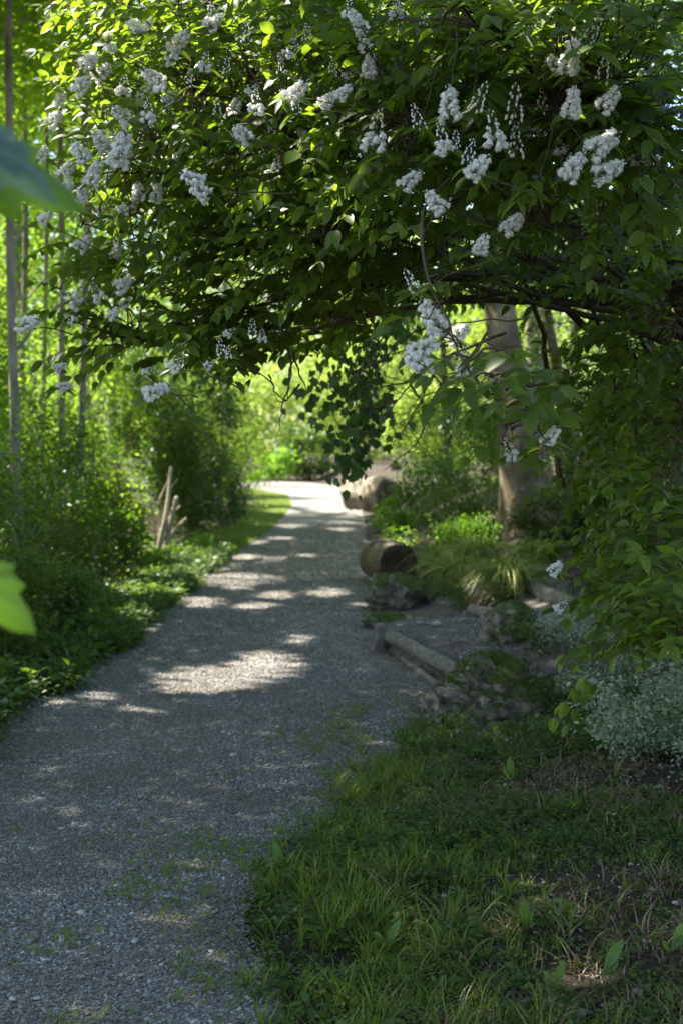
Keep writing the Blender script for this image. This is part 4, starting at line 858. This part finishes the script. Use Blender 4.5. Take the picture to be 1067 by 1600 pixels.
# the long spray that hangs in front of the trunk
S0 = P(660, 330, 4.0); S1 = P(700, 500, 3.7); S2 = P(770, 620, 3.5); S3 = P(800, 680, 3.45)
g = Geo(); hp = np.vstack([bez(P(760, 250, 4.6), P(690, 270, 4.2), S0, 6)[:-1], bez(S0, P(650, 430, 3.8), S1, 8)[:-1], bez(S1, P(715, 575, 3.6), S2, 7)[:-1], bez(S2, P(795, 640, 3.5), S3, 5)])
tube(g, hp, np.linspace(.005, .002, len(hp)), 5); g.build('stem', M['twig'], shrub)
for (px, py, d, ox, oy) in [(720, 600, 3.5, 700, 560), (700, 615, 3.55, 720, 580), (830, 590, 3.45, 770, 600), (870, 610, 3.4, 790, 610), (800, 560, 3.5, 740, 560), (760, 640, 3.45, 770, 620), (830, 640, 3.4, 780, 640), (790, 600, 3.4, 760, 600), (740, 620, 3.4, 740, 590), (850, 700, 3.45, 800, 670), (760, 700, 3.45, 790, 670), (810, 690, 3.45, 790, 660),
                        (690, 570, 3.6, 690, 530), (800, 620, 3.35, 770, 600), (640, 500, 3.7, 680, 480), (700, 540, 3.7, 690, 520), (770, 560, 3.6, 730, 560), (640, 360, 4.0, 680, 330), (680, 450, 3.8, 665, 430), (870, 660, 3.5, 800, 650)]:
    spray(P(px, py, d), P(ox, oy, d + .02), npair=2, L=.12, ls=RNG.uniform(.07, .092), tint=RNG.uniform(.4, .75), hang=.35)
for (px, py, d) in [(1010, 880, 4.4), (1060, 870, 4.4), (1050, 920, 4.3), (990, 990, 4.5), (1060, 1000, 4.3), (1000, 340, 4.2), (1055, 345, 4.2), (560, 320, 4.4), (600, 300, 4.4), (520, 290, 4.5), (850, 30, 4.0), (1000, 60, 4.0), (1040, 130, 4.0), (940, 210, 4.0), (820, 300, 4.0), (1000, 200, 4.1), (900, 1080, 4.9), (930, 1010, 4.8)]:
    spray(P(px, py, d), npair=3, L=.2, ls=RNG.uniform(.075, .09), tint=.7)
    spray(P(px + 15, py + 10, d + .1), npair=3, L=.2, ls=RNG.uniform(.06, .085), tint=.7)

# flower clusters: upright cones whose small drooping bells hang from a thin axis (unit length 1, tip at +Z)
def cluster(kind, seed):
    r_ = np.random.default_rng(seed); g = Geo()
    nfl = {'open': 32, 'mix': 26, 'bud': 22}[kind]
    tube(g, [V(0, 0, -.15), V(.01, 0, .5), V(0, 0, 1)], [.018, .012, .005], 4, .6, 1)
    for i in range(nfl):
        t = (i + .5) / nfl * .95 + r_.normal(0, .02); rad = (.25 if kind == 'open' else .23) * (1 - t) ** .75 + .04; a_ = i * 2.4 + r_.normal(0, .3)
        p = V(rad * math.cos(a_), rad * math.sin(a_), t - .02 + r_.normal(0, .02)); ax0 = V(0, 0, t + .03)
        tube(g, [ax0, (ax0 + p) / 2 + V(0, 0, .02), p], .011, 3, .6, 1)
        isb = kind == 'bud' or (kind == 'mix' and t > .42) or (kind == 'open' and t > .86)
        down = nrm(V(.35 * math.cos(a_), .35 * math.sin(a_), -1) + r_.normal(0, .15, 3)); u = nrm(np.cross(down, V(.3, 1, .2))); v_ = np.cross(down, u)
        if isb:
            s = (.15 if kind != 'open' else .12) * (1 - .45 * t) * r_.uniform(.8, 1.15); pr = [(0, .12), (.25, .30), (.6, .36), (.85, .22), (1, .02)]
            a6 = np.linspace(0, 6.2832, 6, endpoint=False)
            vs = np.concatenate([p + down * s * h + (np.cos(a6)[:, None] * u + np.sin(a6)[:, None] * v_) * s * q for h, q in pr])
            g.add(vs, [(a * 6 + b, a * 6 + (b + 1) % 6, a * 6 + 6 + (b + 1) % 6, a * 6 + 6 + b) for a in range(4) for b in range(6)], None, .5, 0)
        else:
            s = .25 * r_.uniform(.85, 1.15)
            for w_ in range(2):
                for b in range(7):
                    an = b * .898 + w_ * .45; sp_ = [.62, .95][w_] * r_.uniform(.7, 1.2); d_ = nrm(down + (math.cos(an) * u + math.sin(an) * v_) * sp_); sd = nrm(np.cross(d_, down)) * s * .2
                    g.add([p, p + d_ * s * .55 - sd, p + d_ * s, p + d_ * s * .55 + sd], None, [(0, 1, 2), (0, 2, 3)], .5, 0)
    return g.mesh('flower_cluster', [M['petal'], M['greentwig']])
CM = {'o': [cluster('open', 1 + k) for k in range(3)], 'm': [cluster('mix', 11 + k) for k in range(3)], 'b': [cluster('bud', 21 + k) for k in range(3)]}
FC_items = []
# px, py, kind, depth, length px, lean (0 = upright, + = tip leans right)
FL = [(556, 30, 'o', 4.6, 50, -40), (564, 58, 'm', 4.6, 40, -30), (578, 95, 'o', 4.4, 44, 10), (541, 140, 'o', 4.8, 36, 60), (589, 195, 'm', 4.3, 66, 10), (701, 155, 'o', 4.0, 58, -5), (649, 178, 'b', 4.1, 48, -20), (751, 148, 'b', 4.0, 56, 25), (769, 195, 'm', 4.0, 62, -15), (804, 155, 'b', 4.1, 66, 5),
      (806, 215, 'b', 4.2, 60, 0), (689, 210, 'm', 3.9, 52, -15), (711, 215, 'b', 3.9, 34, 5), (734, 235, 'b', 3.9, 54, 15), (752, 255, 'o', 3.8, 50, 50), (846, 152, 'b', 4.2, 44, -5), (929, 42, 'b', 4.0, 52, 35), (944, 100, 'b', 4.0, 48, 10), (893, 78, 'o', 3.9, 60, 10), (862, 96, 'o', 4.0, 36, -60), (895, 152, 'o', 3.9, 52, 10), (957, 150, 'o', 4.0, 50, 50), (949, 220, 'o', 3.9, 62, 65), (901, 252, 'o', 3.9, 54, 40), (959, 263, 'o', 3.9, 56, 70),
      (646, 277, 'o', 4.1, 42, 55), (674, 310, 'o', 4.0, 46, -50), (806, 345, 'o', 4.2, 46, 55), (754, 377, 'o', 4.1, 36, 20), (619, 8, 'm', 4.6, 40, 0), (664, 20, 'b', 4.5, 42, 0), (874, 225, 'm', 4.3, 30, 0), (884, 240, 'b', 4.3, 36, 0), (999, 245, 'm', 4.6, 40, 60),
      (641, 437, 'b', 3.9, 50, -35), (669, 487, 'o', 3.8, 64, -35), (669, 540, 'o', 3.75, 56, 70), (647, 563, 'o', 3.75, 58, -70), (721, 517, 'o', 4.1, 46, 60), (726, 560, 'm', 3.7, 52, 0), (864, 676, 'o', 3.5, 40, 40), (794, 698, 'm', 3.45, 40, -30),
      (322, 92, 'm', 5.2, 44, 10), (262, 82, 'm', 5.4, 44, -40), (285, 60, 'o', 5.4, 60, 50), (232, 167, 'm', 5.2, 56, 0), (192, 225, 'o', 5.3, 86, 20), (150, 265, 'o', 5.4, 60, 30), (187, 175, 'o', 5.6, 56, -50), (155, 215, 'o', 5.6, 54, -40), (122, 232, 'o', 5.6, 54, -40), (105, 292, 'o', 5.6, 56, 50), (75, 338, 'o', 5.7, 36, 60), (132, 130, 'o', 5.8, 50, 60), (145, 92, 'o', 5.8, 50, 60), (235, 118, 'o', 5.5, 60, -60), (250, 126, 'm', 5.4, 40, 0), (400, 155, 'm', 5.1, 46, 0), (375, 205, 'o', 4.9, 44, -50),
      (470, 137, 'o', 4.9, 54, 60), (520, 152, 'o', 5.0, 50, 60), (462, 158, 'b', 4.9, 40, -10), (295, 276, 'o', 4.8, 56, -70), (307, 295, 'o', 4.8, 54, -65), (172, 62, 'm', 5.8, 44, 0), (227, 37, 'o', 5.7, 60, 80), (330, 18, 'm', 5.3, 46, 0), (340, 32, 'o', 5.3, 40, 60), (460, 77, 'm', 5.1, 34, 60), (480, 48, 'b', 5.0, 40, 0), (425, 195, 'b', 5.3, 30, 0), (340, 165, 'b', 5.3, 34, 0), (97, 150, 'o', 6.0, 40, 20), (90, 182, 'o', 6.0, 44, 60), (217, 295, 'o', 5.8, 44, 0), (247, 297, 'o', 5.8, 44, 10), (135, 377, 'o', 6.1, 46, 60), (205, 325, 'o', 6.1, 48, 75), (385, 45, 'b', 5.2, 44, 0), (185, 388, 'o', 6.2, 40, 20), (355, 100, 'b', 5.3, 34, 0), (300, 120, 'b', 5.4, 38, 20), (270, 150, 'o', 5.7, 40, 60), (195, 130, 'm', 5.8, 50, 10),
      (50, 503, 'o', 5.9, 58, 85), (107, 463, 'm', 6.1, 50, -70), (150, 453, 'm', 6.1, 46, -30), (200, 440, 'o', 6.0, 50, 70), (180, 487, 'o', 6.0, 34, 60), (200, 470, 'm', 6.1, 34, 60), (107, 495, 'm', 6.2, 34, -60), (280, 566, 'm', 5.4, 44, 60), (252, 608, 'o', 5.3, 62, 78), (345, 540, 'b', 5.5, 44, -15), (357, 550, 'b', 5.5, 26, 0), (332, 567, 'm', 5.5, 26, 60), (97, 572, 'o', 6.2, 30, 80), (105, 603, 'o', 6.2, 34, 80), (235, 577, 'm', 5.9, 30, 60), (395, 507, 'b', 5.7, 34, 0), (410, 521, 'm', 5.7, 26, 0), (362, 517, 'm', 5.7, 26, 60),
      (871, 885, 'o', 5.6, 34, 50), (879, 945, 'm', 5.6, 30, 60), (1010, 20, 'm', 4.4, 30, 0), (70, 236, 'o', 6.0, 36, 30), (110, 260, 'o', 5.8, 44, 40), (165, 110, 'o', 5.9, 50, 60), (128, 300, 'o', 5.7, 40, 0), (440, 100, 'b', 5.0, 34, 0), (700, 12, 'b', 4.8, 34, 10), (755, 20, 'b', 4.9, 30, 0), (520, 100, 'b', 5.0, 36, 0), (545, 8, 'm', 4.8, 36, 0)]
for _ in range(26):
    fx, fy = RNG.uniform(70, 640), RNG.uniform(0, 250)
    if fx < 140 and fy < 90: continue
    FL.append((fx, fy, 'omb'[RNG.integers(0, 3)], 5.9 - fx / 600 + RNG.uniform(0, .5), RNG.uniform(20, 34), RNG.normal(10, 45)))
for (px, py, k, d, L, lean) in FL:
    if d > 4.45: d = max(4.3, d - .5); L = L * (.74 if px < 330 else .85)
    ln = L / FPX * d * .92; la = math.radians(lean) * .85; up_ = V(math.sin(la), RNG.normal(-.1, .15), math.cos(la)); up_ = nrm(up_); c_ = P(px, py, d)
    FC_items.append((c_, ln)); base = c_ - up_ * ln * .5; rot = Vector(up_).to_track_quat('Z', 'Y').to_matrix() @ Matrix.Rotation(random.random() * 6.28, 3, 'Z')
    fat = {'o': .84, 'm': .88, 'b': .8}[k] * (1.15 if L < 40 else 1.0)
    place('flower_cluster', random.choice(CM[k]), base, rot, (ln * fat, ln * fat, ln), shrub)
    # the twig that carries it and its pair of leaves
    dd2 = SP - base; o_ = SP[int(np.argmin(np.linalg.norm(dd2, axis=1) + RNG.uniform(0, .1, len(SP))))]
    if np.linalg.norm(o_ - base) > .4: o_ = base + V(RNG.uniform(.08, .28), RNG.uniform(.05, .3), RNG.normal(-.02, .08))
    tube(tw, bez(o_, (o_ + base) / 2 + V(0, .05, .02), base, 6, .004), np.linspace(.003, .0013, 6), 4)
    for s in (-1, 1):
        for _ in range(1 + (RNG.random() < .5)):
            LP.append(base + V(0, .02, 0)); LA.append(nrm(V(s, RNG.normal(.1, .3), RNG.uniform(-.7, .1)))); LN.append(V(0, -.4, 1) + RNG.normal(0, .3, 3)); LS.append(RNG.uniform(.05, .08)); LT.append(RNG.uniform(.2, .7))
tw.build('twigs', M['twig'], shrub, 'stuff')
LP = np.array(LP); LA = np.array(LA); LN = np.array(LN); LS = np.array(LS); LT = np.array(LT)
ix, iy, idp = proj(LP)
# a clear view down the tunnel
hole = (((ix > 400) & (ix < 520) & (iy > 575)) | ((ix > 595) & (ix < 700) & (iy > 590) & (idp > 4.2)) | ((ix < 400) & (iy > 625)))
keep = ~hole; LP, LA, LN, LS, LT = LP[keep], LA[keep], LN[keep], LS[keep], LT[keep]; ix, iy, idp = ix[keep], iy[keep], idp[keep]
app = LS / idp
app = np.where((ix > 5) & (ix < 1062) & (iy > 5) & (iy < 1200), app, 0)
# blossoms sit on the outside of the foliage: no leaf grows right over one
nearf = np.zeros(len(LP), bool)
for c_, l_ in FC_items:
    v_ = nrm(V(0, 0, EYE) - c_); rel = LP - c_; t_ = rel @ v_; dd_ = np.linalg.norm(rel - t_[:, None] * v_, axis=1)
    nearf |= (t_ > -.01) & (t_ < .4) & (dd_ < l_ * .5)
sel = ~nearf; LP, LA, LN, LS, LT = LP[sel], LA[sel], LN[sel], LS[sel], LT[sel]; ix, iy, idp = ix[sel], iy[sel], idp[sel]; app = app[sel]
# nearest first, and only where nothing of the same shrub stands in front
cell = {}
rankd = np.argsort(idp)
vis = np.zeros(len(LP), bool)
for i in rankd:
    c_ = (int(ix[i] // 22), int(iy[i] // 22))
    if cell.get(c_, 0) < 2: vis[i] = True; cell[c_] = cell.get(c_, 0) + 1
sc_ = np.where(vis, app, app * .2); top = np.argsort(-sc_)[:298]
single = np.zeros(len(LP), bool); single[top] = True
lm = []
for k in range(8):
    tv, tq, tt = leaf_tpl(RNG.uniform(.44, .56), RNG.uniform(.08, .28), RNG.uniform(.05, .4), 5, RNG.uniform(.36, .44))
    g = Geo(); g.add(tv, tq, tt, (k + .5) / 8); lm.append(g.mesh('leaf', M['deutzia']))
for i in top:
    F = frames(LA[i][None], LN[i][None])[0]; rot = Matrix([[F[c][r] for c in range(3)] for r in range(3)])
    place('leaf', lm[int(min(7, LT[i] * 8))], LP[i], rot, float(LS[i]), shrub)
unseen_shade_leaves = np.concatenate([inblob(5200, V(2.6, 4.6, 2.7), V(1.3, 2.0, .8)), inblob(3600, V(1.9, 2.6, 3.3), V(1.3, 1.3, .5)), inblob(3000, V(2.8, 6.0, 1.7), V(.8, 1.2, .9))])  # leaf mass added out of view to shade the right side and lawn
eu, ev, ed = proj(unseen_shade_leaves); unseen_shade_leaves = unseen_shade_leaves[~((eu < 1075) & (ev > -20) & (ed > 0))]; exa, exn = rand_orient(len(unseen_shade_leaves), 1, .5)
r_ = ~single; g = Geo(); leaves(g, unseen_shade_leaves, exa, exn, RNG.uniform(.07, .11, len(unseen_shade_leaves)), T_LOW, RNG.random(len(unseen_shade_leaves)))
leaves(g, LP[r_], LA[r_], LN[r_], LS[r_], T_FINE, LT[r_]); g.build('foliage', M['deutzia'], shrub, 'stuff')

# thin bare twigs hanging before the bright opening
g = Geo()
def twigline(pp, d, r0, r1=.0012, sub=5):
    pts = np.array([P(x, y, d + RNG.normal(0, .02)) for x, y in pp]); t = np.linspace(0, len(pts) - 1, sub * (len(pts) - 1) + 1)
    q = np.stack([np.interp(t, range(len(pts)), pts[:, j]) for j in range(3)], -1); q[1:-1] = (q[:-2] + 2 * q[1:-1] + q[2:]) / 4; q[1:-1] += RNG.normal(0, .003, (len(q) - 2, 3)); tube(g, q, np.linspace(r0, r1, len(q)), 4); return q
for pp in [[(452, 545), (455, 590), (446, 622), (437, 655), (431, 690)], [(460, 550), (452, 585), (449, 612)], [(420, 585), (430, 612), (446, 626), (455, 600)], [(468, 600), (452, 622), (440, 630), (424, 616)], [(460, 560), (475, 600), (483, 615)]]: twigline(pp, 5.6, .0045)
g.build('hanging_twigs', M['twig'], shrub)
g = Geo()
for pp, d in [([(790, 520), (690, 560), (650, 590), (620, 625), (600, 660), (575, 690)], 8.5), ([(690, 560), (660, 620), (640, 660), (615, 690)], 8.5), ([(650, 590), (625, 600), (590, 605)], 8.6), ([(660, 570), (690, 600), (680, 640)], 8.5), ([(700, 540), (640, 545), (580, 560)], 8.7), ([(640, 600), (670, 640), (655, 690), (600, 735)], 8.5), ([(720, 555), (745, 600), (735, 660)], 8.6), ([(600, 560), (570, 575), (560, 600)], 8.6), ([(620, 625), (590, 640), (560, 640)], 8.5), ([(700, 500), (640, 520), (600, 560), (590, 600)], 8.8), ([(760, 520), (720, 580), (700, 640), (708, 680)], 8.4)]:
    q = twigline(pp, d, .009, .002)
    for _ in range(8):
        s0 = q[RNG.integers(3, len(q) - 1)]; e = s0 + V(RNG.normal(-.05, .14), RNG.normal(0, .08), RNG.normal(-.07, .12)); tube(g, bez(s0, (s0 + e) / 2 + RNG.normal(0, .02, 3), e, 5), np.linspace(.0035, .001, 5), 3)
g.build('bare_twigs', M['twig'], shrub)

# ------------------------------------------------------------------ climbing vine that hangs into the opening
vb = P(560, 330, 9.0)
vine = thing('hanging_vine', 'dark leafy vine hanging in a narrow curtain before the bright opening', 'vine', (float(P(560, 760, 9)[0]), float(P(560, 760, 9)[1]), float(P(560, 760, 9)[2])))
VP, VA, VN, VS, VT = [], [], [], [], []
vlines = [[(620, 400), (560, 480), (530, 560), (520, 640), (540, 700), (545, 755)], [(640, 420), (590, 520), (560, 600), (548, 680), (535, 745)], [(600, 400), (540, 500), (500, 590), (470, 625)], [(600, 480), (580, 590), (566, 640), (560, 720)], [(560, 560), (590, 620), (600, 668)], [(650, 450), (600, 540), (560, 560), (520, 600)], [(620, 500), (570, 560), (555, 640), (570, 700)]]
for pp in vlines:
    g = Geo(); q = twigline(pp, 9.0 + RNG.normal(0, .12), .006, .002, 6); g.build('stem', M['twig'], vine)
    for s0 in q[::1]:
        x_, y_, _ = proj(s0[None]); cnt = 3
        for _ in range(cnt):
            VP.append(s0 + V(RNG.normal(0, .075), RNG.normal(0, .1), RNG.normal(-.02, .06))); VA.append(V(RNG.normal(0, .6), RNG.normal(0, .5), -1)); VN.append(V(RNG.normal(0, .5), -1, .5 + RNG.normal(0, .4))); VS.append(RNG.uniform(.045, .08)); VT.append(RNG.random())
c_, _ = clumpcloud(P(600, 490, 9.3), V(.42, .4, .26), 160, 16, .2, .3)
for p in c_: VP.append(p); VA.append(V(RNG.normal(0, .6), RNG.normal(0, .5), -.8)); VN.append(V(RNG.normal(0, .5), -.8, .7)); VS.append(RNG.uniform(.05, .085)); VT.append(RNG.random())
VP = np.array(VP); VA = np.array(VA); VN = np.array(VN); VS = np.array(VS); VT = np.array(VT)
_, vy, _ = proj(VP); o_ = np.argsort(-vy)[:220]; im = []
for k in range(4):
    g = Geo(); tpl = T_IVY if k % 2 else leaf_tpl(.75, .1, .2, 3, .38); g.add(tpl[0], tpl[1], tpl[2], k / 3); im.append(g.mesh('leaf', M['vine']))
for i in o_:
    F = frames(VA[i][None], VN[i][None])[0]; place('leaf', im[random.randrange(4)], VP[i], Matrix([[F[c][r] for c in range(3)] for r in range(3)]), float(VS[i]), vine)
k = np.ones(len(VP), bool); k[o_] = False; g = Geo(); leaves(g, VP[k], VA[k], VN[k], VS[k], T_MED, VT[k]); g.build('foliage', M['vine'], vine, 'stuff')

# ------------------------------------------------------------------ near sapling whose big leaves reach in from the left, out of focus
mb = V(-.95, 1.75, Hs(-.95, 1.75)); mp_ = thing('maple_sapling', 'blurred near sapling whose big lobed leaves reach in at the left edge', 'sapling', mb)
g = Geo(); stp = bez(mb, mb + V(.06, 0, 1.2), mb + V(.02, .1, 2.5), 14, .008); tube(g, stp, np.linspace(.014, .005, 14), 7); g.build('stem', M['greentwig'], mp_)
g1 = Geo()
tv, tq, tt = lobed(.72); 
def bigleaf(pos, ax, no, s, m, tip=None, label=None):
    n_ = 7; pts = [(0, 0)]; prof = [(-115, .30), (-95, .44), (-80, .40), (-62, .62), (-50, .52), (-34, .70), (-24, .62), (-12, .86), (0, 1.1), (12, .86), (24, .62), (34, .70), (50, .52), (62, .62), (80, .40), (95, .44), (115, .30)]
    vs = [(0, 0, 0)]; 
    for lay, kk in ((.5, 0), (1.0, 1)):
        for a, r in prof:
            x = r * lay * math.cos(math.radians(a)); y = r * lay * math.sin(math.radians(a)); ripple = .035 * math.cos(math.radians(a) * 9) * lay
            vs.append((x, y, ripple - .25 * lay * x * x - .16 * y * y))
    m_ = len(prof); tr = [(0, 1 + i, 2 + i) for i in range(m_ - 1)]; q = [(1 + i, 1 + m_ + i, 2 + m_ + i, 2 + i) for i in range(m_ - 1)]
    g = Geo(); F = frames(ax[None], no[None])[0]; g.add(pos + s * (np.array(vs) @ F), q, tr, .8)
    me = g.build('leaf', M[m], mp_)
    if label: me['label'] = label
    j = int(np.argmin(np.abs(stp[:, 2] - pos[2] + .05))); g2 = Geo(); tube(g2, bez(stp[j], (stp[j] + pos) / 2 + V(0, 0, .03), pos, 6), .0016, 4); g2.build('petiole', M['greentwig'], mp_)
bigleaf(P(-45, 215, 1.5), V(1, .1, -.50), V(.1, -.75, .8), .10, 'bluish', label='dark blue green leaf overlapping the glowing one')
bigleaf(P(-60, 235, 1.56), V(1, .2, -.28), V(.1, -.8, .6), .135, 'glow', label='glowing green leaf just under the dark one')
bigleaf(P(-50, 250, 1.6), V(.6, .1, -.6), V(-.1, -.8, .5), .08, 'glow')
bigleaf(P(-40, 905, 1.55), V(.75, .1, -.62), V(.1, -.85, .5), .082, 'glow', label='glowing green leaf low at the left edge')
bigleaf(P(-110, 560, 1.6), V(.4, .2, -.5), V(0, -.6, .8), .07, 'glow'); bigleaf(P(-160, 0, 1.7), V(.4, .2, -.3), V(0, -.6, .8), .08, 'glow'); bigleaf(P(-300, 700, 1.7), V(-.7, .2, -.3), V(0, -.6, .8), .08, 'glow')
print('tris', sum(sum(len(p.vertices) - 2 for p in o.data.polygons) for o in sc.objects if o.type == 'MESH' and len(o.data.polygons) < 2000) , sum(len(o.data.loops) for o in sc.objects if o.type == 'MESH' and len(o.data.polygons) >= 2000))
